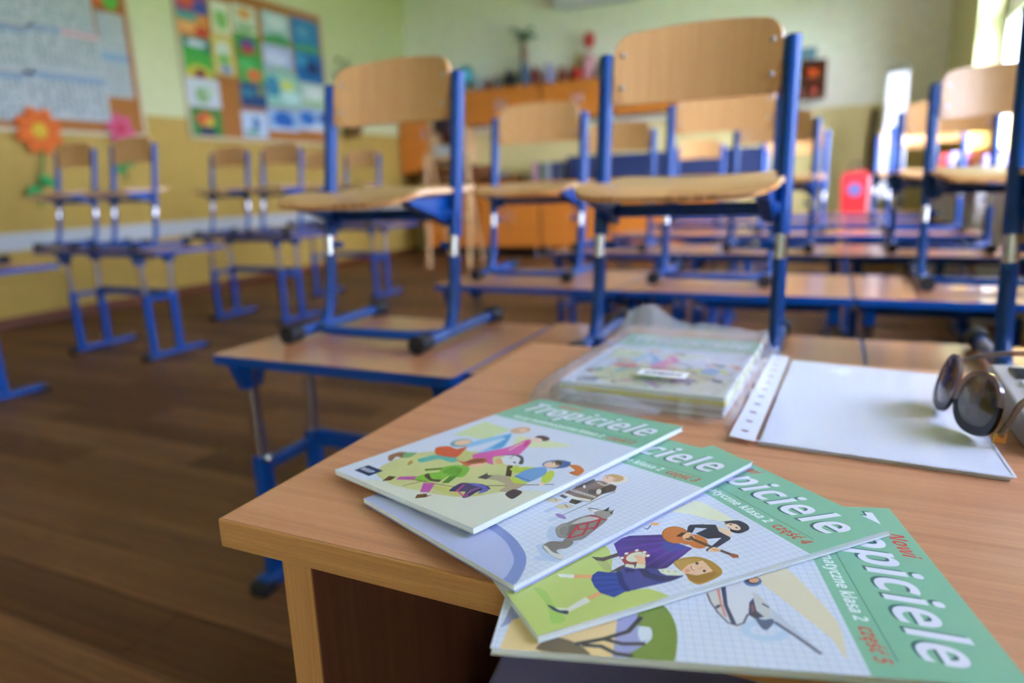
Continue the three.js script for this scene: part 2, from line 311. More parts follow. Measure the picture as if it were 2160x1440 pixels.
// ------------------------------------------------------------------ school desk (origin on the floor under the middle of its top)
const S_TOP = 0.600, S_D = 0.50;
const deskCache = {};
function deskGeo(w, inset, H) {
  return deskCache[[w, inset, H]] ||= (() => {
    const g = {}, fx = w / 2 - inset, k = 0.09, ring = roundRect(w, S_D, 0.012, 0, 0, 4, 1), hole = roundRect(w - 0.006, S_D - 0.006, 0.01, 0, 0, 4, 1).reverse(), sl = H - 0.255;
    g.top = metreUV(extrude(roundRect(w - 0.006, S_D - 0.006, 0.01, 0, 0, 4, 1), 0.0225).rotateX(-Math.PI / 2).translate(0, H - 0.0225, 0));
    g.band = extrude(ring, 0.0205, 0, [hole]).rotateX(-Math.PI / 2).translate(0, H - 0.0215, 0);
    g.foot = (s) => box(0.045, 0.03, 0.42, s * fx, 0.026, 0.02, 0.008);
    g.cap = (s, e) => box(0.05, 0.036, 0.05, s * fx, 0.018, 0.02 + e * 0.205, 0.01);
    g.sleeve = (s, e) => box(0.032, sl - 0.036, 0.044, s * fx, (sl + 0.036) / 2, k + e * 0.09, 0.01);
    g.tube = (s, e) => bar([s * fx, sl - 0.04, k + e * 0.09], [s * fx, H - 0.035, k + e * 0.098], 0.0155);
    g.tie = (s) => box(0.024, 0.028, 0.16, s * fx, sl - 0.03, k, 0.006);
    g.pad = (s, e) => extrude([[-0.045, H - 0.028], [-0.021, H - 0.085], [0.021, H - 0.085], [0.045, H - 0.028]], 0.026, 0.002).rotateY(Math.PI / 2).translate(s * fx - 0.013, 0, k + e * 0.098);
    g.knob = (s, e) => new THREE.SphereGeometry(0.011, 10, 8).translate(s * fx - s * 0.02, sl - 0.01, k + e * 0.09);
    g.stretcher = box(2 * fx - 0.03, 0.045, 0.022, 0, sl - 0.02, 0, 0.006);
    g.rail = box(2 * fx - 0.02, 0.03, 0.025, 0, H - 0.04, 0.05, 0.004);
    const c = {}; return (q, ...a) => (c[q + a] ||= typeof g[q] === 'function' ? g[q](...a) : g[q]);
  })();
}
function makeDesk(label, w, x, zNear, group, inset = 0.045, H = S_TOP) {
  const t = thing('school_desk', label, 'desk', [x, 0, zNear - S_D / 2], 0, group), g = deskGeo(w, inset, H);
  part('desktop', g('top'), M.schoolTop, t, 'beech laminate desktop'); part('edge_band', g('band'), M.blue, t, 'blue edging');
  for (const s of [-1, 1]) {
    part('foot_bar', g('foot', s), M.blue, t); part('tie_bar', g('tie', s), M.blue, t);
    for (const e of [-1, 1]) { part('end_cap', g('cap', s, e), M.rubber, t); part('leg_sleeve', g('sleeve', s, e), M.blue, t); part('leg_tube', g('tube', s, e), M.chrome, t, 'chrome telescopic tube'); part('top_bracket', g('pad', s, e), M.blue, t); part('knob', g('knob', s, e), M.chrome, t); }
  }
  part('stretcher', g('stretcher'), M.blue, t); part('top_rail', g('rail'), M.blue, t);
  return t;
}
const rowZ = [-1.092, -2.13, -3.26, -4.36, -5.46, -6.56];
const rowName = ['first row', 'second row', 'third row', 'fourth row', 'fifth row', 'back row'];
const colName = ['aisle end', 'middle', 'window end'];
for (let r = 0; r < 6; r++) {
  const w = r ? 0.69 : 0.686, x1 = r ? 0.07 : 0.074;
  const xs = [x1 - 1.5 * w - 0.002, x1 - 0.5 * w, x1 + 0.5 * w + 0.002];
  xs.forEach((x, c) => {
    const a1 = r === 0 && c === 0;
    makeDesk(`blue edged beech desk at the ${colName[c]} of the ${rowName[r]} from the teacher\'s desk`, a1 ? 0.62 : w, a1 ? -0.928 : x, a1 ? -1.055 : rowZ[r], 'desks in the main rows');
  });
}
const seatOn = (r, c) => `blue chair standing on the ${colName[c]} desk of the ${rowName[r]} from the teacher\'s desk`;
const mainChairs = [
  [0, 0, -0.957, -1.376, 0], [0, 1, -0.262, -1.40, 0], [0, 2, 0.452, -1.38, 0],
  [1, 0, -1.022, -2.44, 0.03], [1, 1, -0.352, -2.46, -0.02], [1, 2, 0.44, -2.48, 0.02],
  [2, 0, -1.02, -3.52, 0.02], [2, 1, -0.262, -3.53, 0], [2, 2, 0.43, -3.55, -0.02],
  [3, 1, -0.23, -4.63, 0.03], [3, 2, 0.47, -4.62, 0],
  [4, 0, -0.985, -5.72, 0], [4, 1, -0.30, -5.74, 0.03], [4, 2, 0.45, -5.72, 0],
];
for (const [r, c, x, z, t] of mainChairs) makeChair(seatOn(r, c), [x, S_TOP, z], t, 'chairs put up on the main rows');
// the side block of wider desks along the left wall
const sideName = ['beside the letter board', 'second from the letter board', 'under the picture board', 'nearest the corner cabinet'];
const sideZ = [-1.60, -2.62, -3.72, -4.86], S_SIDE = 0.650;
sideZ.forEach((z, i) => makeDesk(`wide school desk by the left wall, ${sideName[i]}`, 1.1, -3.95, z, 'desks along the left wall', 0.215, S_SIDE));
const sideChairs = [[1, -4.36, -2.86, 'wall end'], [1, -3.77, -2.82, 'aisle end'], [2, -4.1, -3.86, 'wall end'], [2, -3.66, -3.93, 'aisle end'], [3, -4.3, -5.06, 'wall end'], [3, -3.86, -5.16, 'aisle end'], [0, -3.9, -1.85, 'aisle end']];
for (const [i, x, z, e] of sideChairs) makeChair(`blue chair on the ${e} of the wide desk ${sideName[i]}`, [x, S_SIDE, z], 0, 'chairs put up along the left wall').scale.setScalar(1.01);

// ------------------------------------------------------------------ teacher's desk
const T_TOP = 0.671, TX0 = -0.468, TX1 = 0.93, TZ0 = -0.385, TZ1 = -1.086;
{
  const t = thing('teacher_desk', 'beech laminate teacher\'s desk carrying the workbooks', 'desk', [(TX0 + TX1) / 2, 0, (TZ0 + TZ1) / 2]);
  const w = TX1 - TX0, d = TZ0 - TZ1, th = 0.026;
  part('desktop', metreUV(box(w - 0.003, th, d - 0.003, 0, T_TOP - th / 2, 0)), M.deskTop, t, 'beech laminate desktop');
  for (const s of [-1, 1]) {
    part('edge_strip', metreUV(box(w, th - 0.0006, 0.003, 0, T_TOP - th / 2 - 0.0002, s * d / 2, 0.001)), M.edgeWood, t);
    part('edge_strip', metreUV(box(0.003, th - 0.0006, d, s * w / 2, T_TOP - th / 2 - 0.0002, 0, 0.001)), M.edgeWood, t);
    const sx = s < 0 ? -0.3985 - t.position.x : w / 2 - 0.07;
    part('side_panel', metreUV(box(0.03, T_TOP - th, d - 0.03, sx, (T_TOP - th) / 2, 0), 1, true), M.panelWoodShaded, t);
    part('panel_edge', metreUV(box(0.031, T_TOP - th, 0.002, sx, (T_TOP - th) / 2, d / 2 - 0.014), 1, true), M.edgeWood, t);
  }
  part('modesty_panel', metreUV(box(w - 0.17, 0.56, 0.018, 0, T_TOP - th - 0.28, -0.05)), M.panelWoodShaded, t);
  // low grey storage box on the floor under the desk
  const b = thing('storage_box', 'grey lavender plastic storage box under the teacher\'s desk', 'box', [-0.10, 0, -0.545], 0.12);
  part('bin', merge(box(0.36, 0.44, 0.02, 0, 0.22, 0.085, 0.006), box(0.36, 0.44, 0.02, 0, 0.22, -0.085, 0.006), box(0.02, 0.44, 0.19, -0.17, 0.22, 0, 0.006), box(0.02, 0.44, 0.19, 0.17, 0.22, 0, 0.006), box(0.35, 0.02, 0.18, 0, 0.01, 0)), lam(0x8484a4, 0.45), b);
  part('lid', box(0.375, 0.02, 0.205, 0, 0.45, 0, 0.008), lam(0x9a97bd, 0.4), b, 'paler lavender lid');
}

// ------------------------------------------------------------------ workbooks
const BW = 0.207, BH = 0.293, BT = 0.005, CW = 1000, CHT = 1416;
// fitted places on the desk: centre x, z and turn; y at the left and right edge; height of the cover used to find places on it
const POSE = {
  2: { c: [-0.2769, -0.5899], th: 0.3664, yl: 0.0035, yr: 0.0150, top: 0.020 },
  3: { c: [-0.2072, -0.5405], th: 0.4353, yl: 0.0015, yr: 0.0105, top: 0.016 },
  4: { c: [-0.1196, -0.5060], th: 0.7481, yl: 0.0005, yr: 0.0060, top: 0.011 },
  5: { c: [-0.0556, -0.4537], th: 1.2991, yl: 0.0003, yr: 0.0003, top: 0.006 },
};
const VIEW = { A: [800, 860, 0.1389], B: [980, 860, 0.1389], C: [1100, 980, 0.15277], D: [1240, 1060, 0.16667], E: [1040, 1140, 0.2593], F: [1460, 1180, 0.1574], G: [1360, 900, 0.375], H: [680, 800, 0.37037] };
function coverTexture(n) {
  const P = POSE[n];
  const at = (v, x, y) => {                                  // a place read off the photograph, as a place on the printed cover
    const k = VIEW[v], p = onY(k[0] + x * k[2], k[1] + y * k[2], T_TOP + P.top), dx = p.x - P.c[0], dz = p.z - P.c[1];
    const u = dx * Math.cos(P.th) + dz * Math.sin(P.th), w = -dx * Math.sin(P.th) + dz * Math.cos(P.th);
    return [(u / BW + 0.5) * CW, (w / BH + 0.5) * CHT];
  };
  return canvasTex(CW, CHT, (x) => {
    x.fillStyle = '#dde2ea'; x.fillRect(0, 0, CW, CHT);
    x.strokeStyle = 'rgba(140,160,185,0.5)'; x.lineWidth = 1.6;
    for (let i = 0; i < CHT; i += 27) { x.beginPath(); x.moveTo(0, i); x.lineTo(CW, i); x.stroke(); if (i < CW) { x.beginPath(); x.moveTo(i, 0); x.lineTo(i, CHT); x.stroke(); } }
    const trace = (v, pts, smooth) => {
      const q = []; for (let i = 0; i < pts.length; i += 2) q.push(at(v, pts[i], pts[i + 1]));
      x.beginPath();
      if (!smooth) q.forEach(([a, b], i) => (i ? x.lineTo(a, b) : x.moveTo(a, b)));
      else { const n_ = q.length, g = (i) => q[(i + n_) % n_], k = 0.14; x.moveTo(...q[0]); for (let i = 0; i < n_; i++) { const a = g(i - 1), b = g(i), c = g(i + 1), e = g(i + 2); x.bezierCurveTo(b[0] + (c[0] - a[0]) * k, b[1] + (c[1] - a[1]) * k, c[0] - (e[0] - b[0]) * k, c[1] - (e[1] - b[1]) * k, c[0], c[1]); } }
      x.closePath();
    };
    const poly = (v, col, ...pts) => { trace(v, pts, false); x.fillStyle = col; x.fill(); };
    const blob = (v, col, ...pts) => { trace(v, pts, true); x.fillStyle = col; x.fill(); };
    const oval = (v, col, cx, cy, rx, ry, rot = 0, line = 0) => { const pts = []; for (let i = 0; i < 28; i++) { const a = i / 28 * 6.2832, X = Math.cos(a) * rx, Y = Math.sin(a) * ry; pts.push(cx + X * Math.cos(rot) - Y * Math.sin(rot), cy + X * Math.sin(rot) + Y * Math.cos(rot)); } trace(v, pts, false); if (line) { x.strokeStyle = col; x.lineWidth = line; x.stroke(); } else { x.fillStyle = col; x.fill(); } };
    const line = (v, col, lw, ...pts) => { x.strokeStyle = col; x.lineWidth = lw; x.lineCap = 'round'; x.lineJoin = 'round'; x.beginPath(); for (let i = 0; i < pts.length; i += 2) { const p = at(v, pts[i], pts[i + 1]); i ? x.lineTo(...p) : x.moveTo(...p); } x.stroke(); };
    if (n === 2) {
      poly('H', '#dedec6', 60, 500, 200, 515, 310, 525, 560, 605, 800, 640, 1150, 625, 1300, 640, 855, 850, 400, 700);
      blob('H', '#d0cf88', 300, 470, 420, 400, 560, 365, 780, 365, 1020, 400, 1160, 520, 1120, 610, 900, 645, 760, 650, 560, 605, 380, 550);
      blob('H', '#c9c66a', 620, 570, 780, 600, 930, 640, 800, 650, 660, 610);
      poly('H', '#d3dfa2', 740, 265, 925, 188, 1070, 245, 1000, 272, 930, 300, 800, 272);
      poly('H', '#dde4ae', 1110, 285, 1280, 320, 1435, 362, 1290, 367, 1080, 352);
      blob('A', '#8a5a3a', 140, 570, 300, 520, 440, 535, 560, 545, 470, 610, 350, 622, 250, 596, 180, 660, 130, 650); blob('A', '#6fae6a', 380, 545, 550, 548, 470, 605, 350, 620);
      blob('A', '#b08a3c', 420, 740, 440, 690, 490, 665, 500, 700, 460, 740);
      blob('A', '#5fb9a6', 575, 655, 700, 620, 860, 586, 1000, 625, 1190, 630, 1195, 700, 1080, 725, 900, 662, 640, 708);
      blob('A', '#c9c978', 1170, 640, 1280, 530, 1420, 580, 1480, 640, 1420, 690, 1200, 690);
      blob('A', '#d8582e', 860, 470, 1050, 455, 1180, 505, 1370, 455, 1290, 530, 1180, 640, 1000, 625, 850, 575);
      oval('A', '#6fa8a4', 1240, 410, 170, 66, -0.1); oval('A', '#efc39a', 1265, 402, 132, 46, -0.1);
      blob('B', '#8cc3e0', 20, 450, 200, 378, 620, 300, 720, 300, 570, 520, 180, 605, 330, 520, 610, 360, 250, 445, 50, 490); blob('B', '#4fa2cf', 560, 330, 700, 305, 580, 500, 400, 520, 620, 370);
      oval('B', '#dcae82', 850, 240, 158, 50, -0.06); oval('B', '#f2cba8', 885, 240, 62, 28); blob('B', '#dcae82', 680, 250, 760, 210, 800, 240, 740, 260);
      blob('B', '#e05fa8', 130, 612, 400, 560, 700, 500, 960, 395, 1010, 450, 820, 650, 700, 645, 440, 665, 430, 790, 300, 740, 150, 690); poly('B', '#d02f7c', 868, 490, 950, 415, 995, 450, 930, 512);
      line('B', '#f3d9cf', 9, 680, 560, 800, 490, 900, 450);
      oval('B', '#4f3b40', 1180, 388, 112, 46, 0.15); oval('B', '#f0ceba', 1105, 412, 78, 36, 0.1);
      oval('B', '#dfe0e0', 720, 730, 165, 82, 0.1); blob('B', '#4b4a4e', 620, 640, 740, 635, 860, 660, 900, 720, 885, 800, 820, 790, 850, 710, 760, 655); oval('B', '#dfa86a', 520, 740, 60, 44, 0.3); line('B', '#8f7f6a', 5, 690, 700, 740, 655); oval('B', '#55565a', 760, 770, 26, 12, 0.4);
      blob('A', '#cf6a3a', 1180, 690, 1290, 720, 1420, 680, 1600, 680, 1640, 720, 1560, 770, 1400, 780, 1280, 830, 1260, 760); oval('A', '#f0bb98', 1470, 790, 110, 30, -0.1); blob('A', '#8f4520', 1300, 730, 1440, 690, 1600, 690, 1560, 730, 1400, 750);
      poly('A', '#c24fa0', 245, 975, 300, 928, 595, 935, 560, 995); poly('A', '#c24fa0', 668, 1040, 842, 1070, 752, 1208, 615, 1198);
      blob('A', '#7fbf3c', 540, 960, 700, 895, 900, 875, 960, 805, 1180, 770, 1370, 830, 1270, 975, 1050, 955, 900, 1030, 600, 1015); poly('A', '#5c8a2c', 685, 818, 950, 806, 940, 842, 690, 852); poly('A', '#568c30', 945, 1062, 1060, 955, 1195, 950, 1050, 1068); blob('A', '#6aa434', 960, 880, 1100, 800, 1250, 840, 1200, 940, 1050, 930);
      blob('A', '#5d463e', 680, 930, 745, 895, 800, 985, 930, 1005, 900, 1042, 770, 1015);
      line('A', '#8a5a2c', 6, 360, 1080, 640, 1022); line('A', '#7a4a2c', 6, 530, 990, 900, 1080, 1130, 1132); line('B', '#4f3328', 7, 310, 1138, 800, 1146, 1350, 1155); line('B', '#4a3128', 26, 668, 985, 690, 830);
      poly('A', '#5d4420', 32, 992, 140, 908, 252, 928, 170, 982); poly('A', '#6a461c', 542, 1298, 570, 1235, 720, 1224, 722, 1258, 802, 1250, 700, 1288);
      blob('A', '#3d3462', 1060, 1190, 1240, 1075, 1420, 1090, 1580, 1110, 1690, 1190, 1500, 1225, 1360, 1310, 1260, 1315, 1310, 1222, 1200, 1215); blob('A', '#6466ba', 1360, 1085, 1480, 1090, 1620, 1140, 1650, 1220, 1500, 1260, 1570, 1180, 1450, 1130);
      line('A', '#d0458f', 9, 1290, 1100, 1180, 1200, 1280, 1290, 1340, 1290); line('A', '#c96a9a', 5, 1320, 1270, 1400, 1200, 1520, 1165);
      blob('B', '#b3a283', 340, 1015, 430, 965, 700, 1000, 770, 1110, 940, 1130, 700, 1250, 530, 1225, 640, 1140, 500, 1060);
      blob('B', '#bfd048', 690, 870, 800, 850, 880, 845, 1080, 868, 960, 925, 780, 940); blob('B', '#bfd048', 690, 1010, 800, 1015, 1000, 1080, 920, 1125, 760, 1110); blob('B', '#bfd048', 1190, 985, 1330, 925, 1370, 990, 1300, 1110, 1180, 1125);
      blob('B', '#6f9fce', 760, 995, 950, 895, 1150, 860, 1250, 890, 1220, 990, 980, 1100, 800, 1025); line('B', '#4a74a8', 9, 790, 995, 900, 1045, 990, 1085);
      oval('B', '#46689c', 1400, 826, 218, 72, 0.02); poly('B', '#46689c', 1500, 770, 1625, 800, 1560, 860); oval('B', '#f4cfae', 1328, 830, 122, 50, 0.02); oval('B', '#5a473c', 1430, 800, 60, 40, 0.3); oval('B', '#333', 1340, 795, 12, 8); oval('B', '#333', 1400, 840, 12, 8);
      blob('B', '#d4783a', 1590, 850, 1740, 860, 1820, 950, 1720, 1030, 1590, 970, 1680, 940);
      poly('B', '#4a3640', 192, 996, 352, 922, 350, 960, 432, 966, 330, 1030); blob('B', '#4a3640', 620, 1285, 750, 1210, 880, 1265, 730, 1370); oval('B', '#f4cfae', 1180, 1142, 46, 24);
      x.fillStyle = '#1f3358'; x.fillRect(0.085 * CW, 0.907 * CHT, 0.125 * CW, 0.055 * CHT); x.fillStyle = '#e6e9f0'; x.font = 'bold 40px sans-serif'; x.fillText('WSiP', 0.093 * CW, 0.945 * CHT);
    } else if (n === 3) {
      x.fillStyle = '#edf2f1';
      blob('H', '#8594c4', 100, 540, 760, 700, 960, 780, 1090, 880, 1160, 990, 1145, 1090, 1060, 1170, 800, 1040, 300, 760); blob('H', '#b9bfdc', 100, 560, 740, 740, 930, 815, 1040, 900, 1090, 1000, 1075, 1070, 1000, 1130, 760, 1000, 300, 760);
      x.globalAlpha = 0.5; line('C', '#a8b8d8', 26, 350, 590, 600, 480); line('C', '#a8bcd8', 60, 480, 860, 460, 960, 560, 1000); line('C', '#a9c0de', 40, 280, 1100, 340, 1200, 480, 1290); line('C', '#b4c6e0', 34, 240, 1270, 420, 1280); line('C', '#b4c6e0', 20, 390, 720, 500, 680); line('C', '#b8c8e2', 40, 640, 1100, 720, 1050); x.globalAlpha = 1;
      blob('C', '#d8cba6', 330, 430, 430, 395, 580, 425, 470, 470); blob('C', '#d8cba6', 470, 510, 580, 492, 720, 518, 640, 560, 520, 555); line('C', '#6b5a3c', 4, 460, 410, 490, 440); line('C', '#6b5a3c', 4, 600, 500, 640, 540);
      poly('C', '#4d453a', 520, 372, 585, 338, 655, 382, 600, 412); poly('C', '#4d453a', 650, 470, 700, 418, 855, 460, 750, 502);
      blob('C', '#7d6250', 600, 330, 720, 270, 870, 190, 1080, 165, 1290, 240, 1290, 320, 1120, 365, 1010, 430, 930, 470, 760, 420); blob('C', '#54463c', 740, 250, 860, 200, 1000, 140, 1010, 190, 850, 250); blob('C', '#54463c', 1100, 290, 1220, 230, 1320, 255, 1250, 320, 1120, 360); oval('C', '#433a36', 985, 325, 66, 34, 0.2); oval('C', '#e8e2d2', 1070, 325, 34, 40, 0.6); oval('C', '#e4dfd0', 870, 245, 20, 24);
      line('C', '#e9e2cf', 20, 590, 340, 720, 400, 930, 448); line('C', '#f0e9d8', 16, 700, 292, 860, 350, 1000, 402); for (let i = 0; i < 9; i++) line('C', '#3a332c', 4, 710 + i * 34, 288 + i * 13, 728 + i * 34, 308 + i * 13);
      line('C', '#cdb8a6', 10, 1060, 190, 1150, 240, 1230, 210);
      oval('C', '#ece5d6', 1300, 152, 178, 74, 0.08); oval('C', '#c79b58', 1275, 132, 142, 56, 0.08); oval('C', '#f0c7a6', 1205, 150, 92, 46, 0.12); oval('C', '#4a3a30', 1190, 125, 11, 7); oval('C', '#4a3a30', 1275, 160, 11, 7);
      line('C', '#55606c', 3, 545, 662, 900, 505, 1290, 335); line('C', '#55606c', 3, 1230, 318, 1300, 345); oval('C', '#9a80bc', 545, 668, 80, 28, 0.42);
      blob('C', '#857c72', 600, 1000, 680, 990, 720, 1060, 640, 1130, 520, 1150, 490, 1180, 580, 1260, 530, 1300, 380, 1210, 290, 1100, 400, 1030, 560, 1035); blob('C', '#dcd8cf', 300, 1100, 350, 1100, 440, 1190, 590, 1240, 540, 1295, 400, 1220);
      blob('C', '#8c8780', 470, 860, 540, 785, 640, 760, 760, 710, 960, 655, 1110, 690, 1190, 735, 1010, 890, 850, 1010, 700, 1030, 600, 990, 510, 970); blob('C', '#c8c4bb', 690, 790, 850, 700, 1040, 680, 1080, 730, 880, 760); blob('C', '#6d675f', 620, 880, 690, 800, 780, 800, 700, 900, 640, 960); oval('C', '#9b958c', 570, 870, 82, 92, 0.4); oval('C', '#8a837a', 590, 880, 60, 70, 0.4);
      blob('C', '#a39c8e', 930, 555, 1080, 585, 1150, 600, 1240, 600, 1260, 660, 1150, 720, 1020, 660, 1000, 615, 940, 592); poly('C', '#3b4148', 1128, 606, 1218, 552, 1202, 616); poly('C', '#3b4148', 1215, 640, 1284, 592, 1252, 658); line('C', '#2d3238', 6, 950, 562, 1070, 585); line('C', '#e6e6e4', 8, 960, 580, 1080, 595); poly('C', '#efefec', 955, 585, 1080, 597, 1010, 620);
      for (const l of [[960, 675, 1050, 690, 1150, 740], [650, 990, 780, 805, 930, 775, 1080, 730], [920, 780, 900, 860, 850, 940], [780, 870, 900, 860, 1010, 848], [1085, 740, 1050, 810, 1000, 870], [650, 990, 850, 940], [780, 805, 790, 860]]) line('C', '#c22f45', 9, ...l);
      line('C', '#d14a55', 4, 965, 668, 1155, 732);
    } else if (n === 4) {
      poly('E', '#c3d173', 100, 400, 350, 330, 900, 0, 950, 60, 972, 150, 962, 240, 900, 330, 1100, 400, 1250, 385, 1330, 405, 1440, 450, 900, 620, 380, 830);
      blob('E', '#a8cb62', 330, 370, 430, 400, 500, 520, 590, 640, 480, 670, 440, 520); x.fillStyle = '#eef1f6';
      blob('D', '#eaebc4', 1080, 70, 1230, -10, 1400, -60, 1700, 100, 1850, 205, 1760, 218, 1560, 182, 1300, 112);
      blob('D', '#b3bd72', 100, 690, 230, 700, 320, 860, 200, 820);
      poly('D', '#574846', 45, 655, 180, 668, 260, 648, 385, 605, 405, 650, 270, 690, 200, 718, 110, 705); poly('D', '#5a4a48', 280, 860, 400, 790, 520, 740, 540, 780, 430, 850);
      { const a = at('D', 600, 400), b = at('D', 800, 830), gd = x.createLinearGradient(...a, ...b); gd.addColorStop(0, '#432a78'); gd.addColorStop(0.5, '#5a3494'); gd.addColorStop(1, '#33205e'); trace('D', [330, 490, 430, 420, 530, 385, 940, 375, 1060, 470, 1325, 558, 1200, 660, 1000, 815, 900, 832, 700, 835, 480, 780, 390, 640], false); x.fillStyle = gd; x.fill(); }
      for (const l of [[420, 440, 700, 430, 960, 430], [400, 560, 760, 500, 1040, 470], [480, 700, 860, 580, 1100, 490], [700, 800, 960, 640, 1180, 520], [900, 810, 1080, 680, 1260, 560]]) { x.globalAlpha = 0.5; line('D', '#7046ac', 12, ...l); x.globalAlpha = 1; }
      x.globalAlpha = 0.6; blob('D', '#2f5aa0', 960, 470, 1180, 500, 1260, 560, 1060, 600, 960, 560); x.globalAlpha = 1;
      oval('D', '#d2793c', 1112, 382, 168, 108, 0.12); oval('D', '#d2793c', 1385, 472, 140, 86, 0.3); oval('D', '#b05f28', 1112, 382, 168, 108, 0.12, 4); oval('D', '#cf7638', 1250, 430, 100, 80, 0.2); oval('D', '#f0e2c4', 1282, 424, 76, 42, 0.1); oval('D', '#7a3f22', 1282, 424, 64, 34, 0.1);
      poly('D', '#4e2d22', 1115, 400, 1190, 350, 1250, 352, 1180, 408); line('D', '#3c2622', 15, 1330, 440, 1560, 540, 1820, 648); line('D', '#8a6a58', 2, 1200, 395, 1500, 512, 1800, 640); poly('D', '#a85a3c', 1785, 650, 1830, 628, 1905, 652, 1915, 688, 1840, 692);
      poly('D', '#262c46', 1255, 345, 1268, 275, 1295, 250, 1450, 246, 1622, 254, 1660, 340, 1808, 420, 1802, 448, 1650, 545, 1560, 592, 1500, 602, 1500, 572, 1560, 540, 1695, 425, 1520, 437, 1368, 366, 1512, 300, 1362, 288, 1322, 358);
      poly('D', '#f2cfa4', 1625, 262, 1690, 292, 1760, 312, 1838, 338, 1802, 418, 1690, 352); blob('D', '#262a40', 1720, 215, 1900, 200, 2020, 255, 2040, 320, 1920, 370, 1810, 340, 1800, 250); oval('D', '#f6d2aa', 1835, 275, 108, 42, 0.35); poly('D', '#262a40', 1733, 250, 1760, 212, 1900, 214, 1960, 262, 1900, 250, 1800, 235); oval('D', '#1c1c22', 1810, 255, 18, 7, 0.3); oval('D', '#1c1c22', 1885, 295, 18, 7, 0.3); line('D', '#b04040', 4, 1780, 290, 1810, 305);
      blob('D', '#f2c292', 1200, 400, 1260, 350, 1310, 355, 1290, 410, 1230, 430); blob('D', '#f2c292', 1520, 590, 1600, 545, 1690, 585, 1620, 610); for (let i = 0; i < 4; i++) line('D', '#c98a58', 3, 1570 + i * 26, 560 + i * 8, 1600 + i * 24, 590 + i * 4);
      line('D', '#3e5a6a', 5, 715, 285, 755, 303, 800, 252); blob('D', '#f0b060', 790, 230, 850, 215, 915, 235, 850, 258);
      oval('D', '#a5393c', 600, 668, 172, 86, -0.22); oval('D', '#dfe0c2', 612, 664, 130, 62, -0.22); for (const [a, b] of [[490, 618], [622, 578], [716, 604], [762, 650], [432, 676]]) { oval('D', '#f2f0ea', a, b, 28, 16, -0.2); oval('D', '#8a8a84', a, b, 28, 16, -0.2, 2); }
      blob('D', '#f4be90', 580, 650, 640, 640, 710, 660, 730, 760, 630, 770, 620, 700); poly('D', '#e6e4b8', 468, 795, 480, 752, 590, 768, 590, 812); poly('D', '#e6e4b8', 598, 812, 618, 752, 735, 770, 722, 816);
      blob('D', '#4a4a90', 440, 800, 600, 818, 760, 815, 900, 825, 1010, 900, 1210, 915, 1060, 985, 760, 1055, 490, 1110, 430, 1000); poly('D', '#2e3060', 640, 830, 740, 820, 800, 880, 960, 920, 1190, 920, 1050, 982, 900, 990, 720, 930); poly('D', '#2e3060', 470, 820, 600, 820, 600, 860, 470, 865);
      poly('D', '#2c4192', 60, 895, 130, 845, 250, 862, 410, 862, 440, 1000, 512, 1100, 330, 1192, 160, 1132, 85, 1050, 40, 950); for (const l of [[90, 930, 420, 930], [90, 1000, 430, 990], [140, 1080, 460, 1040], [260, 1150, 490, 1090]]) { x.globalAlpha = 0.45; line('D', '#4666bc', 12, ...l); x.globalAlpha = 1; } line('D', '#1f2f6a', 20, 400, 870, 430, 1000, 500, 1095);
      poly('D', '#e4e6c4', 888, 828, 1000, 824, 1120, 850, 1190, 885, 1180, 916, 1000, 908, 930, 880); for (const [a, b] of [[948, 850], [1024, 855], [1110, 860]]) oval('D', '#6a7060', a, b, 9, 7);
      blob('D', '#b98a3c', 1085, 745, 1200, 685, 1400, 672, 1570, 730, 1690, 830, 1690, 910, 1550, 990, 1400, 1035, 1280, 975, 1240, 890, 1150, 830); poly('D', '#f4c59c', 1190, 845, 1270, 772, 1450, 718, 1500, 760, 1585, 862, 1400, 912, 1300, 918, 1215, 884); blob('D', '#a87830', 1240, 890, 1400, 915, 1590, 870, 1640, 900, 1500, 990, 1400, 1010, 1300, 970); blob('D', '#c89a4a', 1110, 740, 1250, 700, 1440, 700, 1270, 772, 1190, 840);
      oval('D', '#2b2b30', 1384, 757, 20, 15); oval('D', '#2b2b30', 1476, 857, 20, 15); oval('D', '#f8f0ea', 1330, 822, 26, 13, 0.5); line('D', '#c86a50', 4, 1308, 800, 1325, 838, 1350, 842); oval('D', '#ee9a78', 1262, 850, 34, 22); line('D', '#e09a70', 4, 1410, 830, 1450, 810);
      poly('E', '#f0a874', 655, 262, 805, 264, 805, 296, 655, 292); poly('E', '#ecebe4', 520, 256, 660, 262, 658, 292, 545, 280); poly('E', '#f0a874', 765, 458, 850, 412, 895, 426, 800, 474); poly('E', '#e8e4d6', 575, 562, 755, 452, 795, 490, 620, 575); poly('E', '#e2e6d0', 500, 540, 590, 545, 610, 572, 540, 560); blob('E', '#232a50', 440, 515, 480, 525, 540, 560, 610, 565, 600, 595, 500, 565);
    } else {
      poly('E', '#9a9cc4', 60, 700, 190, 440, 280, 610, 160, 650); poly('E', '#efcf92', 40, 900, 150, 640, 250, 600, 380, 780, 500, 790, 700, 700, 1015, 600, 975, 960, 400, 920); poly('E', '#a6a6cc', 1015, 600, 1230, 540, 1240, 820, 1120, 960, 970, 960);
      blob('E', '#7f9440', 1190, 560, 1300, 490, 1410, 540, 1480, 660, 1500, 800, 1450, 1000, 1200, 990, 1080, 930, 1180, 870, 1290, 790, 1280, 700, 1180, 680); blob('E', '#dfe4e8', 1190, 690, 1270, 700, 1290, 770, 1210, 810, 1180, 760);
      blob('E', '#76664c', 350, 870, 470, 780, 600, 795, 720, 850, 790, 930, 560, 910);
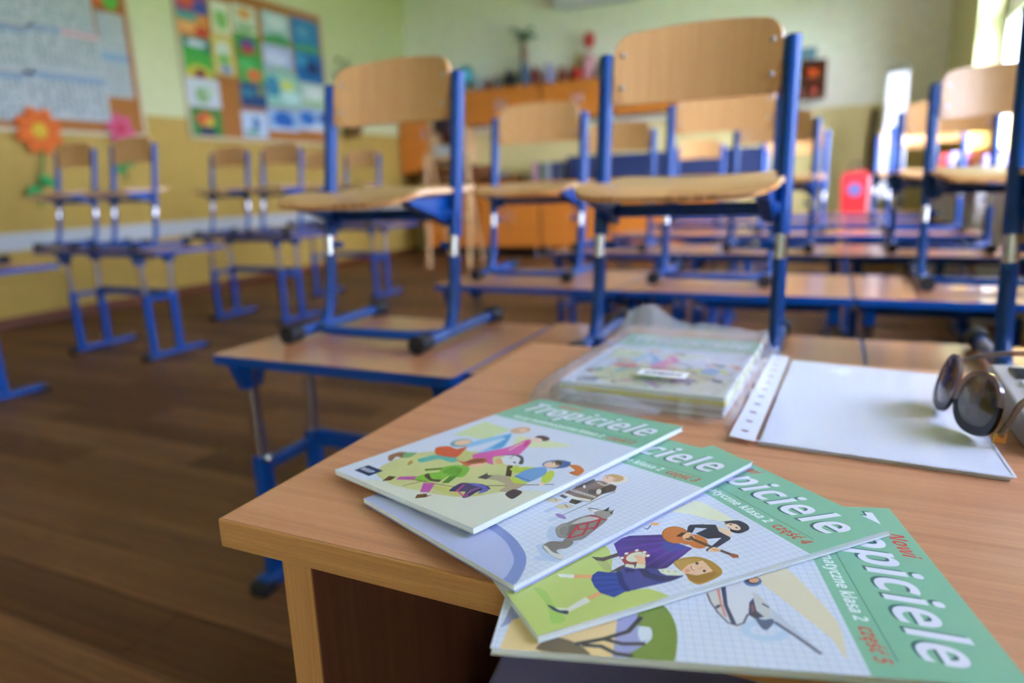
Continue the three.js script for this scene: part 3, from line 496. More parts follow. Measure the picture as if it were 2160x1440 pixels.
      for (const l of [[680, 830, 900, 790, 1100, 730, 1200, 620], [900, 790, 1050, 830, 1220, 830], [740, 840, 880, 850, 1000, 910, 1120, 925]]) line('E', '#4a4246', 15, ...l);
      blob('F', '#e6d8b4', 860, 215, 1150, 90, 1300, 130, 1500, 320, 1800, 640, 1980, 890, 2080, 1300, 2000, 1230, 1850, 1030, 1500, 745, 1180, 490);
      oval('F', '#c3d6e4', 980, 930, 270, 112, 0.05, 26);
      poly('F', '#c9ccd4', 1050, 630, 1160, 720, 1450, 975, 1742, 1222, 1700, 1252, 1400, 1020, 1105, 835); line('F', '#5f6478', 12, 1120, 832, 1400, 1015, 1715, 1238);
      blob('F', '#dfdedd', 150, 430, 450, 330, 700, 260, 900, 330, 830, 460, 765, 540, 745, 720, 700, 850, 600, 890, 480, 850, 340, 700, 240, 560); poly('F', '#d6d2c2', 200, 430, 330, 390, 390, 560, 470, 770, 350, 700, 250, 560);
      poly('F', '#3b3f5a', 388, 365, 450, 350, 478, 600, 600, 862, 530, 850, 425, 600); poly('F', '#dd8472', 330, 388, 366, 378, 400, 560, 470, 765, 430, 742, 368, 560); line('F', '#55546c', 6, 200, 440, 250, 560, 350, 700, 480, 830, 600, 868, 690, 835, 745, 720); blob('F', '#3a3a48', 310, 620, 350, 590, 390, 600, 340, 640);
      oval('F', '#5c7ca8', 812, 280, 120, 66); oval('F', '#27303e', 812, 270, 92, 48); oval('F', '#e8a874', 830, 262, 70, 34);
      poly('F', '#cfcdc6', 805, 420, 900, 460, 1010, 580, 1055, 640, 1065, 790, 950, 765, 865, 640); poly('F', '#4a4258', 768, 560, 820, 500, 865, 670, 965, 752, 850, 780, 755, 725); poly('F', '#a0606c', 790, 600, 820, 590, 830, 680, 800, 690); blob('F', '#5c6480', 850, 770, 960, 790, 1080, 780, 1090, 840, 1000, 930, 920, 890); line('F', '#4a5068', 8, 950, 580, 1020, 620);
    }
    // printed head band
    x.fillStyle = '#82be99'; x.fillRect(0, 0, CW, 0.274 * CHT);
    x.strokeStyle = 'rgba(40,90,80,0.8)'; x.lineWidth = 3; x.beginPath(); x.moveTo(0.06 * CW, 0.212 * CHT); x.lineTo(0.93 * CW, 0.212 * CHT); x.stroke();
    const say = (txt, font, col, u0, u1, v, sy = 1, skew = -0.2) => { x.save(); x.font = font; const w = x.measureText(txt).width, sx = (u1 - u0) * CW / w; x.transform(sx, 0, skew * sy, sy, u0 * CW, v * CHT); x.fillStyle = col; x.fillText(txt, 0, 0); x.restore(); };
    const BF = 'bold 200px sans-serif', SF = 'bold 60px sans-serif';
    say('Tropiciele', BF, '#1f5d58', n === 5 ? 0.002 : 0.034, 0.924, 0.169, 1.08); say('Tropiciele', BF, '#eeecf4', n === 5 ? 0.01 : 0.042, 0.932, 0.163, 1.08);
    say('Nowi', 'bold 90px sans-serif', '#d83a34', 0.20, 0.37, 0.058, 0.85, -0.3);
    say('Karty matematyczne klasa 2', 'bold 54px sans-serif', '#f3f6f4', 0.115, 0.755, 0.252, 1.05, -0.12); say('część ' + n, 'bold 60px sans-serif', '#d2402e', 0.78, 0.94, 0.253, 1.05);
  });
}
const coverTex = {}; for (const n of [2, 3, 4, 5]) coverTex[n] = coverTexture(n);
const pageMat = std({ map: canvasTex(64, 256, (x, w, h) => { x.fillStyle = '#eef1ea'; x.fillRect(0, 0, w, h); for (let i = 0; i < 60; i++) { x.fillStyle = rgb(150, 170, 160, rr(0.1, 0.35)); x.fillRect(0, rr(0, h), w, rr(1, 3)); } }, [0.05, 0.006]), roughness: 0.8 });
const topSheet = (() => { const g = new THREE.PlaneGeometry(BW, BH, 1, 1).rotateX(-Math.PI / 2); return g; })();
function book(label, n, tilt, backMat, group, front) {
  const t = thing('workbook', label, 'book', [0, 0, 0], 0, group);
  const cov = phy({ map: coverTex[n], roughness: 0.36, clearcoat: 0.25, clearcoatRoughness: 0.3 });
  const plain = lam(0xdfe8e2, 0.5);
  const fc = part('front_cover', box(BW, 0.0006, BH, 0, BT - 0.0003, 0), [plain, plain, cov, plain, plain, plain], t, front);
  part('pages', metreUV(box(BW - 0.0014, BT - 0.0012, BH - 0.0014, -0.0005, BT / 2, 0)), pageMat, t, 'white page block');
  part('back_cover', box(BW, 0.0006, BH, 0, 0.0003, 0), backMat, t);
  part('spine', box(0.0008, BT, BH, -BW / 2 + 0.0004, BT / 2, 0, 0.0003), plain, t);
  void fc; return t;
}
{
  const what = { 2: 'children riding hobby horses on its cover', 3: 'a dog in red harness on its cover', 4: 'a woman playing guitar on its cover', 5: 'an aeroplane on its cover' };
  const where = { 2: 'topmost', 3: 'second', 4: 'third', 5: 'lowest' };
  for (const n of [5, 4, 3, 2]) {
    const P = POSE[n], b = book(`workbook with ${what[n]}, ${where[n]} of the fan`, n, 0, lam(n === 3 ? 0x9aa3c8 : 0xd8e0dc, 0.5), 'fanned workbooks on the teacher\'s desk');
    const roll = Math.atan2(P.yr - P.yl, BW);
    b.rotation.order = 'YXZ'; b.rotation.set(0, -P.th, roll); b.position.set(P.c[0], T_TOP + (P.yl + P.yr) / 2, P.c[1]);
  }
}

// ------------------------------------------------------------------ bagged stack of workbooks
{
  const cx = -0.194, cz = -0.933, th = 0.057, tints = [0xc9c6c0, 0xb6b2bd, 0x9e9aa8, 0xe0d63a, 0xd9dcc6];
  for (let i = 0; i < 5; i++) {
    const b = book(['lowest tan edged workbook in the plastic bag', 'grey backed workbook second up in the plastic bag', 'lavender backed workbook in the middle of the plastic bag', 'yellow backed workbook second from the top in the plastic bag', 'top workbook inside the clear plastic bag'][i], 2, 0, lam(tints[i], 0.5), 'bagged workbooks');
    b.position.set(cx + rr(-1, 1) * 0.0015, T_TOP + 0.0006 + i * 0.0052, cz + rr(-1, 1) * 0.002); b.rotation.y = -th + rr(-1, 1) * 0.008;
    b.children[3].material = b.children[2].material; if (i < 4) { b.children[0].material = [0, 1, 2, 3, 4, 5].map(() => lam(tints[i], 0.5)); if (i === 3 || i === 1) b.children[1].material = lam([0, 0xb9b6bf, 0, 0xd8d060][i], 0.7); }
  }
  const st = thing('barcode_sticker', 'small white barcode sticker on the bagged workbooks', 'sticker', [0, 0, 0]);
  const sm = std({ map: canvasTex(256, 96, (x, w, h) => { x.fillStyle = '#fbfbfa'; x.fillRect(0, 0, w, h); for (let i = 24; i < 232; i += 5) { x.fillStyle = '#15151a'; x.fillRect(i, 26, rr(1.5, 4.5), 44); } }), roughness: 0.4 });
  part('label', new RoundedBoxGeometry(0.062, 0.0004, 0.026, 1, 0.0001), M.white, st); part('barcode', new THREE.PlaneGeometry(0.06, 0.024).rotateX(-Math.PI / 2).translate(0, 0.0003, 0), sm, st);
  const p = onY(1398, 788, T_TOP + 0.0350); st.position.set(p.x, T_TOP + 0.0350, p.z); st.rotation.y = -0.05;
  // the film: a crinkled sheet draped over the stack and drawn in round it
  const bag = thing('plastic_bag', 'crinkled clear plastic bag round the stack of workbooks', 'bag', [cx, T_TOP, cz], -th);
  const film = phy({ color: 0xf6f8fc, transmission: 0.80, thickness: 0, roughness: 0.16, ior: 1.45, clearcoat: 1, clearcoatRoughness: 0.06 });
  const N = 72, pos = [], idx = [], hw = BW / 2 + 0.004, hh = BH / 2 + 0.004, yt = 0.0268;
  for (let j = 0; j <= N; j++) for (let i = 0; i <= N; i++) {
    const s = (i / N * 2 - 1) * 1.28, t = (j / N * 2 - 1) * 1.22, ox = Math.max(0, Math.abs(s) - 1), oz = Math.max(0, Math.abs(t) - 1), o = Math.max(ox / 0.28, oz / 0.22);
    let x = Math.sign(s) * (Math.min(1, Math.abs(s)) * hw + (s < 0 ? 0.034 : 0.010) * Math.min(1, ox / 0.28)), z = Math.sign(t) * (Math.min(1, Math.abs(t)) * hh + 0.02 * Math.min(1, oz / 0.22));
    const cr = 0.0022 * noise.noise(x * 34, z * 34, 3) + 0.0016 * noise.noise(x * 95, z * 80, 7), edge = Math.max(Math.abs(s), Math.abs(t));
    let y = yt + 0.0028 + cr + (edge > 0.9 ? 0.003 * noise.noise(x * 60, z * 60, 1) : 0);
    y += 0.046 * Math.exp(-((s + 0.74) ** 2 / 0.16 + (t + 1.08) ** 2 / 0.07)) + 0.02 * Math.exp(-((s - 0.3) ** 2 / 0.6 + (t + 1.05) ** 2 / 0.04)) + 0.006 * Math.exp(-((Math.abs(s) - 1) ** 2) / 0.01);
    if (o > 0) { y = y * (1 - o * o * 0.95) + 0.0012; x += 0.007 * noise.noise(z * 45, y * 60, 2) * o; z += 0.007 * noise.noise(x * 45, y * 60, 5) * o; }
    pos.push(x, Math.max(0.0008, y), z);
  }
  for (let j = 0; j < N; j++) for (let i = 0; i < N; i++) { const a = j * (N + 1) + i; idx.push(a, a + N + 1, a + 1, a + 1, a + N + 1, a + N + 2); }
  const g = new THREE.BufferGeometry(); g.setAttribute('position', new THREE.Float32BufferAttribute(pos, 3)); g.setIndex(idx); g.computeVertexNormals();
  part('film', g, film, bag);
  const flap = (ax, bx, zz, out, h, ph) => {                 // loose end of the film curling out in front of the stack
    const P = [], I = [], A = 26, B = 12;
    for (let j = 0; j <= B; j++) for (let i = 0; i <= A; i++) { const u = i / A, v = j / B, bell = Math.sin(Math.PI * u) ** 0.6; P.push(ax + (bx - ax) * u + 0.004 * noise.noise(u * 6, v * 6, ph), 0.001 + h * bell * Math.sin(Math.PI * (0.12 + 0.88 * v)) + 0.002 * noise.noise(u * 9, v * 9, ph + 2), zz + out * bell * v + 0.004 * noise.noise(u * 7, v * 5, ph + 4)); }
    for (let j = 0; j < B; j++) for (let i = 0; i < A; i++) { const a = j * (A + 1) + i; I.push(a, a + 1, a + A + 1, a + 1, a + A + 2, a + A + 1); }
    const q = new THREE.BufferGeometry(); q.setAttribute('position', new THREE.Float32BufferAttribute(P, 3)); q.setIndex(I); q.computeVertexNormals(); part('loose_film', q, film, bag);
  };
  flap(-0.10, 0.03, hh + 0.004, 0.035, 0.022, 1); flap(-0.125, -0.06, hh - 0.02, 0.03, 0.026, 6);
}

// ------------------------------------------------------------------ punched pocket with papers
{
  const P = [[1592, 930], [2144, 1009], [1992, 790], [1665, 757]].map(([a, b]) => onY(a, b, T_TOP + 0.005));
  const t = thing('punched_pocket', 'clear punched pocket full of white papers under the sunglasses', 'folder');
  const q = (u, v, y) => { const a = P[0].clone().lerp(P[1], u), b = P[3].clone().lerp(P[2], u), p = a.lerp(b, v); p.y = T_TOP + y; return p; };
  const grid = (u0, u1, v0, v1, yf, n = 24) => { const pos = [], uv = [], idx = []; for (let j = 0; j <= n; j++) for (let i = 0; i <= n; i++) { const u = u0 + (u1 - u0) * i / n, v = v0 + (v1 - v0) * j / n, p = q(u, v, yf(u, v)); pos.push(p.x, p.y, p.z); uv.push(u, v); } for (let j = 0; j < n; j++) for (let i = 0; i < n; i++) { const a = j * (n + 1) + i; idx.push(a, a + 1, a + n + 1, a + 1, a + n + 2, a + n + 1); } const g = new THREE.BufferGeometry(); g.setAttribute('position', new THREE.Float32BufferAttribute(pos, 3)); g.setAttribute('uv', new THREE.Float32BufferAttribute(uv, 2)); g.setIndex(idx); g.computeVertexNormals(); return g; };
  const paper = (k) => { const g = new THREE.BufferGeometry(), c = [[0.012, 0.008], [0.985, 0.008], [0.985, 0.985], [0.012, 0.985]].map(([u, v]) => [u + k * 0.004, v + (k % 2) * 0.004]); const pos = [], tri = (a, b, d) => pos.push(a.x, a.y, a.z, b.x, b.y, b.z, d.x, d.y, d.z); const y0 = 0.0006 + k * 0.0012, lo = c.map(([u, v]) => q(u, v, y0)), hi = c.map(([u, v]) => q(u, v, y0 + 0.0010)); tri(hi[0], hi[1], hi[2]); tri(hi[0], hi[2], hi[3]); for (let i = 0; i < 4; i++) { const j = (i + 1) % 4; tri(lo[i], lo[j], hi[j]); tri(lo[i], hi[j], hi[i]); } tri(lo[0], lo[2], lo[1]); tri(lo[0], lo[3], lo[2]); g.setAttribute('position', new THREE.Float32BufferAttribute(pos, 3)); g.computeVertexNormals(); return g; };
  const pm = lam(0xe4e6ec, 0.6); for (let k = 0; k < 4; k++) part('paper_sheaf', paper(k), pm, t);
  const clear = phy({ color: 0xffffff, transmission: 1, thickness: 0, roughness: 0.16, ior: 1.45 });
  part('pocket_front', grid(0, 1, 0, 1, (u, v) => 0.0056 + 0.0007 * noise.noise(u * 4, v * 5, 1) + 0.00012 * noise.noise(u * 16, v * 18, 4)), clear, t);
  part('pocket_seam', merge(grid(0, 1, -0.004, 0.004, () => 0.0062, 2), grid(0.994, 1.002, 0, 1, () => 0.0062, 2)), lam(0xdfe3f2, 0.3), t);
  // hole strip: one strip with eleven punched holes
  const L = P[0].distanceTo(P[3]) + 0.012, W = 0.026, holes = [];
  for (let i = 0; i < 11; i++) { const cy = L * (0.065 + 0.087 * i), h = []; for (let k = 0; k < 14; k++) { const a = -k / 14 * 6.2832; h.push([W * 0.47 + 0.0042 * Math.cos(a), cy + 0.0032 * Math.sin(a)]); } holes.push(h); }
  const g = extrude([[0, 0], [W, 0], [W, L], [0, L]], 0.0006, 0, holes).rotateX(-Math.PI / 2);
  const dir = P[3].clone().sub(P[0]), s = part('hole_strip', g, phy({ color: 0xf3f4f8, roughness: 0.25, clearcoat: 0.4, transmission: 0.15, thickness: 0 }), t, 'white strip with punched holes');
  s.rotation.order = 'YXZ'; s.rotation.y = Math.atan2(-dir.x, -dir.z); s.rotation.z = -0.10;
  s.position.copy(P[0]).add(V(-W, 0, -0.002)); s.position.y = T_TOP + 0.0065;
}

// ------------------------------------------------------------------ sunglasses lying on their brow
{
  const t = thing('sunglasses', 'large dark sunglasses with smoky clear lower rims lying upside down on the papers', 'sunglasses');
  const A = V(0.156, T_TOP + 0.0075, -0.772), B = V(0.124, T_TOP + 0.0075, -0.905);
  const mid = A.clone().add(B).multiplyScalar(0.5); t.position.copy(mid); t.rotation.y = Math.atan2(-(A.z - B.z), A.x - B.x);
  const bl = phy({ color: 0x060606, roughness: 0.25, specularIntensity: 0.45 });
  const smoke = phy({ color: 0xb9a49a, transmission: 0.75, thickness: 0, roughness: 0.12 });
  const lensM = phy({ color: 0x8f887c, transmission: 0.9, thickness: 0, roughness: 0.03, clearcoat: 0.8, clearcoatRoughness: 0.02 });
  const gold = std({ color: 0xcaa860, metalness: 1, roughness: 0.3 });
  // lens outline: y up is the lower rim of the glasses as worn
  const out = (k) => { const o = []; for (let i = 0; i < 40; i++) { const a = i / 40 * 6.2832, c = Math.cos(a), s = Math.sin(a); const rx = 0.0315 * (1 + 0.10 * -s * (c > 0 ? 1 : 0.3)), ry = 0.0275 * (1 + 0.10 * c * (s < 0 ? 1 : 0)); o.push([rx * k * Math.sign(c) * Math.abs(c) ** 0.86, ry * k * Math.sign(s) * Math.abs(s) ** 0.9]); } return o; };
  for (const s of [-1, 1]) {
    const L = new THREE.Group(); L.name = 'lens_rim'; L.position.set(s * 0.036, 0.0345, 0); L.rotation.order = 'YXZ'; L.rotation.set(-0.22, s * 0.16, s * 0.10); t.add(L);
    const o = out(1.10).map(([a, b]) => [a * s, b < 0 ? b * 1.12 - 0.001 : b]), n = out(0.92).map(([a, b]) => [a * s, b]);
    const ring = (from, to) => { const gs = []; for (let i = 0; i < 40; i++) { const y = o[i][1]; if (y < from || y >= to) continue; const j = (i + 1) % 40; const quad = s > 0 ? [o[i], o[j], n[j], n[i]] : [o[j], o[i], n[i], n[j]]; gs.push(extrude(quad, 0.0042).translate(0, 0, -0.0021)); } return merge(gs); };
    part('brow_rim', ring(-1, -0.002), bl, L, 'black glossy brow half'); part('lower_rim', ring(-0.002, 1), smoke, L, 'smoky clear rim');
    part('lens', plate(s > 0 ? n : n.slice().reverse(), 0.0014, (a, b) => V(a, b, 0.0035 - 3.2 * (a * a + b * b)), 5), lensM, L, 'grey tinted lens');
    const hx = s * 0.0725;
    part('hinge', box(0.004, 0.010, 0.012, hx, 0.008, -0.006, 0.001), gold, t, 'gold hinge');
    part('temple', tube([[hx, 0.010, -0.006], [hx, 0.026, -0.014], [hx, 0.046, -0.024], [hx - s * 0.004, 0.058, -0.06], [hx - s * 0.01, 0.060, -0.12]], 0.0034, 30, 8), smoke, t, 'smoky clear temple');
  }
  part('bridge', tube([[-0.008, 0.022, 0.001], [0, 0.026, 0.004], [0.008, 0.022, 0.001]], 0.003, 12, 8), bl, t);
}

// ------------------------------------------------------------------ desk calculator behind the sunglasses
{
  const t = thing('desk_calculator', 'grey desk calculator with dark display and white keys beside the sunglasses', 'calculator', [0.262, T_TOP, -0.872], 0.02);
  part('body', extrude([[-0.095, 0.003], [0.095, 0.003], [0.095, 0.036], [0.09, 0.040], [-0.095, 0.026]], 0.145, 0.003).rotateY(Math.PI / 2).translate(-0.0725, 0, 0).rotateY(0), lam(0xa9a49b, 0.45), t);
  const tilt = Math.atan2(0.014, 0.185), top = (z) => 0.0425 - (0.09 + z) * 0.0757;
  const disp = part('display', box(0.12, 0.004, 0.036, 0, 0, 0, 0.0015), phy({ color: 0x1c2420, roughness: 0.15, clearcoat: 0.6 }), t, 'dark display'); disp.position.set(0, top(-0.06) + 0.001, -0.06); disp.rotation.x = tilt;
  const kg = box(0.018, 0.006, 0.014, 0, 0, 0, 0.002), km = lam(0xe9ebea, 0.45);
  for (let r = 0; r < 5; r++) for (let c = 0; c < 5; c++) { const k = part('key', kg, km, t); const z = -0.022 + r * 0.0235; k.position.set(-0.05 + c * 0.025, top(z) + 0.0015, z); k.rotation.x = tilt; }
}

// ------------------------------------------------------------------ left wall: cork boards with sheets, paintings and paper flowers
const WX = XL + 0.002;
function wallRect(x0, y0, x1, y1, depth = 0.03) {            // a rectangle read off the left wall, in metres
  const X = WX + depth, ym = (y0 + y1) / 2, xm = (x0 + x1) / 2;
  const a = onX(x0, ym, X), b = onX(x1, ym, X), c = onX(xm, y0, X), d = onX(xm, y1, X);
  return { z: (a.z + b.z) / 2, y: (c.y + d.y) / 2, w: Math.abs(a.z - b.z), h: Math.abs(c.y - d.y), X };
}
function board(label, z0, z1, y0, y1) {
  const t = thing('cork_board', label, 'notice board', [WX, (y0 + y1) / 2, (z0 + z1) / 2]), w = z0 - z1, h = y1 - y0;
  part('cork', metreUV(box(0.016, h - 0.02, w - 0.02, 0.010, 0, 0)), M.cork, t);
  const f = lam(0xcdbf98, 0.5);
  for (const s of [-1, 1]) { part('frame_rail', box(0.024, 0.03, w, 0.013, s * (h / 2 - 0.015), 0, 0.004), f, t); part('frame_rail', box(0.024, h, 0.03, 0.013, 0, s * (w / 2 - 0.015), 0.004), f, t); }
  return t;
}
board('cork notice board covered with white letter sheets on the left wall', -1.9, onX(288, 150, WX).z, onX(300, 291, WX).y, 3.0);
board('cork notice board with children\'s paintings on the left wall', onX(381, 150, WX).z, onX(684, 150, WX).z, onX(545, 300, WX).y, 3.0);
function sheet(name, label, cat, r, draw, group, depth = 0.0275) {
  const tex = canvasTex(192, Math.max(64, Math.round(192 * r.h / r.w)), draw);
  const m = std({ map: tex, roughness: 0.8 }), e = lam(0xe8e6dc, 0.8);
  const g = box(r.w, r.h, 0.0016), o = single(name, label, cat, g, [e, e, e, e, m, e], group);
  o.rotation.y = Math.PI / 2; o.position.set(WX + depth, r.y, r.z); return o;
}
const script = (blue) => (x, w, h) => {                      // practice sheets: rows of faint pencil strokes, pale blue heading bands
  x.fillStyle = '#b4bab0'; x.fillRect(0, 0, w, h);
  for (const [b, hh] of blue) { x.fillStyle = '#869fb0'; x.fillRect(0, b * h, w, hh * h); }
  for (let y = 8; y < h - 8; y += 9) for (let u = 6; u < w - 10; u += 15) { if (blue.some(([b, hh]) => y / h > b - 0.03 && y / h < b + hh + 0.01) || rnd() < 0.25) continue; x.strokeStyle = rgb(70, 76, 72, rr(0.4, 0.95)); x.lineWidth = 2.4; x.beginPath(); x.moveTo(u, y); x.lineTo(u + rr(2, 10), y - rr(2, 6)); x.lineTo(u + rr(4, 11), y + rr(0, 4)); x.stroke(); }
};
const sheetsGroup = 'white sheets on the letter board';
sheet('letter_sheet', 'white letter sheet between the two paper flowers', 'paper', wallRect(60, 158, 228, 252), script([[0, 0.13]]), sheetsGroup);
sheet('letter_sheet', 'white letter sheet behind the orange paper flower', 'paper', wallRect(-120, 146, 58, 250), script([[0, 0.13]]), sheetsGroup);
sheet('letter_sheet', 'white letter sheet with a pale red heading beside the blue band', 'paper', wallRect(66, 62, 212, 156), (x, w, h) => { script([[0, 0.13]])(x, w, h); x.fillStyle = '#d8a9a0'; x.fillRect(w * 0.45, h * 0.02, w * 0.55, h * 0.11); }, sheetsGroup);
sheet('letter_sheet', 'white letter sheet in the middle row at the outer end', 'paper', wallRect(-120, 44, 64, 144), script([[0, 0.12]]), sheetsGroup);
sheet('letter_sheet', 'white letter sheet in the top row beside the green drawing', 'paper', wallRect(60, -60, 190, 58), script([]), sheetsGroup);
sheet('letter_sheet', 'white letter sheet at the outer end of the top row', 'paper', wallRect(-120, -80, 56, 40), script([]), sheetsGroup);
sheet('letter_sheet', 'narrow white letter sheet with a blue band across its middle', 'paper', wallRect(214, 30, 270, 204), script([[0.47, 0.1]]), sheetsGroup);
sheet('drawing', 'small green and orange drawing at the upper corner of the letter board', 'drawing', wallRect(196, -30, 252, 22), (x, w, h) => { x.fillStyle = '#9c5a1e'; x.fillRect(0, 0, w, h); x.fillStyle = '#5fae3c'; x.beginPath(); x.ellipse(w * 0.6, h * 0.5, w * 0.3, h * 0.45, 0, 0, 7); x.fill(); x.fillStyle = '#e0602a'; x.fillRect(0, h * 0.3, w * 0.3, h * 0.5); });
function art(bg, ...spots) { return (x, w, h) => { x.fillStyle = bg; x.fillRect(0, 0, w, h); for (const [c, u, v, ru, rv] of spots) { x.fillStyle = c; x.beginPath(); for (let i = 0; i < 24; i++) { const a = i / 24 * 6.283, k = rr(0.86, 1.14); const X = (u + Math.cos(a) * ru * k) * w, Y = (v + Math.sin(a) * rv * k) * h; i ? x.lineTo(X, Y) : x.moveTo(X, Y); } x.fill(); } for (let i = 0; i < 90; i++) { x.fillStyle = rgb(rr(0, 255), rr(0, 255), rr(0, 255), 0.08); x.fillRect(rr(0, w), rr(0, h), rr(3, 20), rr(2, 6)); } }; }
const pg = 'children\'s paintings on the picture board';
[
  ['red and violet painting with orange at the top of the first column', [368, -20, 434, 26], art('#8b4a78', ['#d65a32', 0.3, 0.4, 0.3, 0.4], ['#3f4f9a', 0.8, 0.7, 0.25, 0.3])],
  ['orange painting with a teal stripe and red flower', [374, 28, 440, 76], art('#d98a3c', ['#4fa08c', 0.3, 0.15, 0.4, 0.2], ['#c8402a', 0.75, 0.75, 0.25, 0.22], ['#e8a860', 0.3, 0.6, 0.3, 0.2])],
  ['painting of a white cloud over green hills', [384, 78, 444, 118], art('#3d7a5e', ['#c9cfd2', 0.5, 0.35, 0.36, 0.18], ['#3fa03a', 0.4, 0.9, 0.6, 0.3])],
  ['green painting with yellow hill and dark red house', [390, 119, 450, 162], art('#4fa43c', ['#c9b838', 0.5, 0.85, 0.45, 0.4], ['#7a2f34', 0.5, 0.85, 0.2, 0.25])],
  ['pale painting with a faint green plant', [396, 166, 464, 226], art('#c6cbc8', ['#8fae72', 0.45, 0.6, 0.22, 0.3], ['#b8c8a8', 0.7, 0.4, 0.15, 0.2])],
  ['green painting of a red and yellow flower in a dark pot', [406, 229, 468, 286], art('#358236', ['#d6582c', 0.45, 0.4, 0.3, 0.26], ['#d9b23a', 0.6, 0.5, 0.16, 0.16], ['#2b2f4c', 0.5, 0.85, 0.3, 0.16])],
  ['narrow pale painting with a green tree on yellow', [444, 4, 486, 72], art('#d8d6a4', ['#7fb45c', 0.5, 0.5, 0.3, 0.35], ['#e2ddc0', 0.5, 0.15, 0.4, 0.15])],
  ['narrow yellow strip painting with white figures', [450, 76, 494, 158], art('#d6c268', ['#cfd6c4', 0.5, 0.35, 0.3, 0.2], ['#7fb45c', 0.5, 0.6, 0.3, 0.16], ['#8a93a8', 0.55, 0.85, 0.3, 0.12])],
  ['white painting with an orange fox at the top of the third column', [490, 12, 540, 70], art('#cdd2b4', ['#d99a4a', 0.5, 0.3, 0.3, 0.18], ['#8fb27a', 0.5, 0.8, 0.45, 0.15])],
  ['green painting with a violet and red round beetle', [496, 73, 548, 120], art('#3f9a36', ['#6a4a8c', 0.5, 0.45, 0.32, 0.3], ['#b8423a', 0.5, 0.7, 0.28, 0.18])],
  ['green painting with a round orange sun flower', [504, 122, 556, 174], art('#46a04a', ['#d9703a', 0.6, 0.7, 0.3, 0.26], ['#55b860', 0.3, 0.3, 0.3, 0.2])],
  ['dark navy painting with a teal wave', [508, 176, 562, 226], art('#24466e', ['#3a7a8c', 0.3, 0.4, 0.3, 0.2], ['#8a8f56', 0.8, 0.3, 0.15, 0.2])],
  ['small white drawing with a blue figure, alone on the lower cork', [512, 236, 564, 290], art('#b9cad4', ['#4a6f9a', 0.55, 0.45, 0.15, 0.26], ['#6fa07a', 0.4, 0.8, 0.3, 0.12])],
  ['pale blue sky painting with a green meadow', [554, 28, 610, 94], art('#a9c4c0', ['#4f9a5c', 0.5, 0.88, 0.55, 0.22], ['#cfd8d2', 0.5, 0.3, 0.35, 0.2])],
  ['lavender painting of a snowy field', [556, 97, 618, 152], art('#a8b2cc', ['#c8cede', 0.4, 0.5, 0.4, 0.28], ['#8fae9a', 0.6, 0.9, 0.5, 0.14])],
  ['light green painting with a yellow duck on teal water', [562, 155, 634, 226], art('#8fc0a8', ['#c9d06a', 0.6, 0.35, 0.25, 0.16], ['#3d86a0', 0.2, 0.4, 0.2, 0.3], ['#b8d8cc', 0.7, 0.7, 0.3, 0.2])],
  ['blue painting with a green shore, at the far upper corner', [616, 42, 672, 110], art('#2f7fae', ['#4f9a62', 0.5, 0.92, 0.55, 0.16], ['#5a9ab8', 0.4, 0.4, 0.25, 0.2])],
  ['deep blue painting with a dark fish', [624, 112, 680, 174], art('#1f6aa0', ['#24355c', 0.62, 0.5, 0.22, 0.22], ['#3f96b8', 0.25, 0.3, 0.2, 0.2])],
  ['pale green and white painting beside the light green one', [637, 177, 688, 228], art('#b9ccb4', ['#d6dcd0', 0.5, 0.4, 0.35, 0.26], ['#9ac08a', 0.5, 0.85, 0.5, 0.14])],
  ['wide painting of two blue hills on the lowest row', [566, 230, 630, 276], art('#8fb0cc', ['#2460a4', 0.5, 0.5, 0.34, 0.4], ['#c0ccd2', 0.5, 0.94, 0.5, 0.1])],
  ['painting with blue peaks and white foam at the end of the lowest row', [632, 230, 690, 276], art('#9fbad0', ['#2f6cb0', 0.3, 0.45, 0.28, 0.34], ['#2a4f94', 0.85, 0.4, 0.16, 0.26], ['#d0d4d8', 0.6, 0.9, 0.4, 0.12])],
].forEach(([l, r, d]) => sheet('painting', l, 'painting', wallRect(...r), d, pg));
function paperFlower(label, px, py, R, col, core, n, stemPx) {
  const p = onX(px, py, WX + 0.04), t = thing('paper_flower', label, 'decoration', [WX + 0.048, p.y, p.z]), pt = [];
  for (let k = 0; k < n; k++) { const a = k / n * 6.283 + 0.3; const g = new THREE.SphereGeometry(R * 0.36, 12, 8).scale(0.10, 1, 0.8); g.translate(0, R * 0.62, 0); g.rotateX(a); pt.push(g); }
  for (const g of pt) part('petal', g, lam(col, 0.8), t);
  part('flower_core', new THREE.SphereGeometry(R * 0.33, 14, 8).scale(0.2, 1, 1), lam(core, 0.8), t);
  part('stem', bar([0.0, -R * 0.8, 0], [0, -R * 3.1, stemPx], 0.008), lam(0x3f8a3c, 0.8), t);
  for (const s of [-1, 1]) part('leaf', new THREE.SphereGeometry(R * 0.34, 10, 8).scale(0.08, 0.6, 1.1).rotateX(s * 0.5).translate(0.003, -R * (2.2 + 0.2 * s), s * R * 0.3 + stemPx * 0.7), lam(0x2f9a4c, 0.8), t);
}
paperFlower('big orange paper flower with yellow centre at the board\'s lower edge', 82, 276, 0.19, 0xdd6a1e, 0xd9b22e, 8, 0.1);
paperFlower('pink paper flower at the lower corner of the letter board', 254, 272, 0.14, 0xd65a78, 0xc83a4a, 6, 0.02);
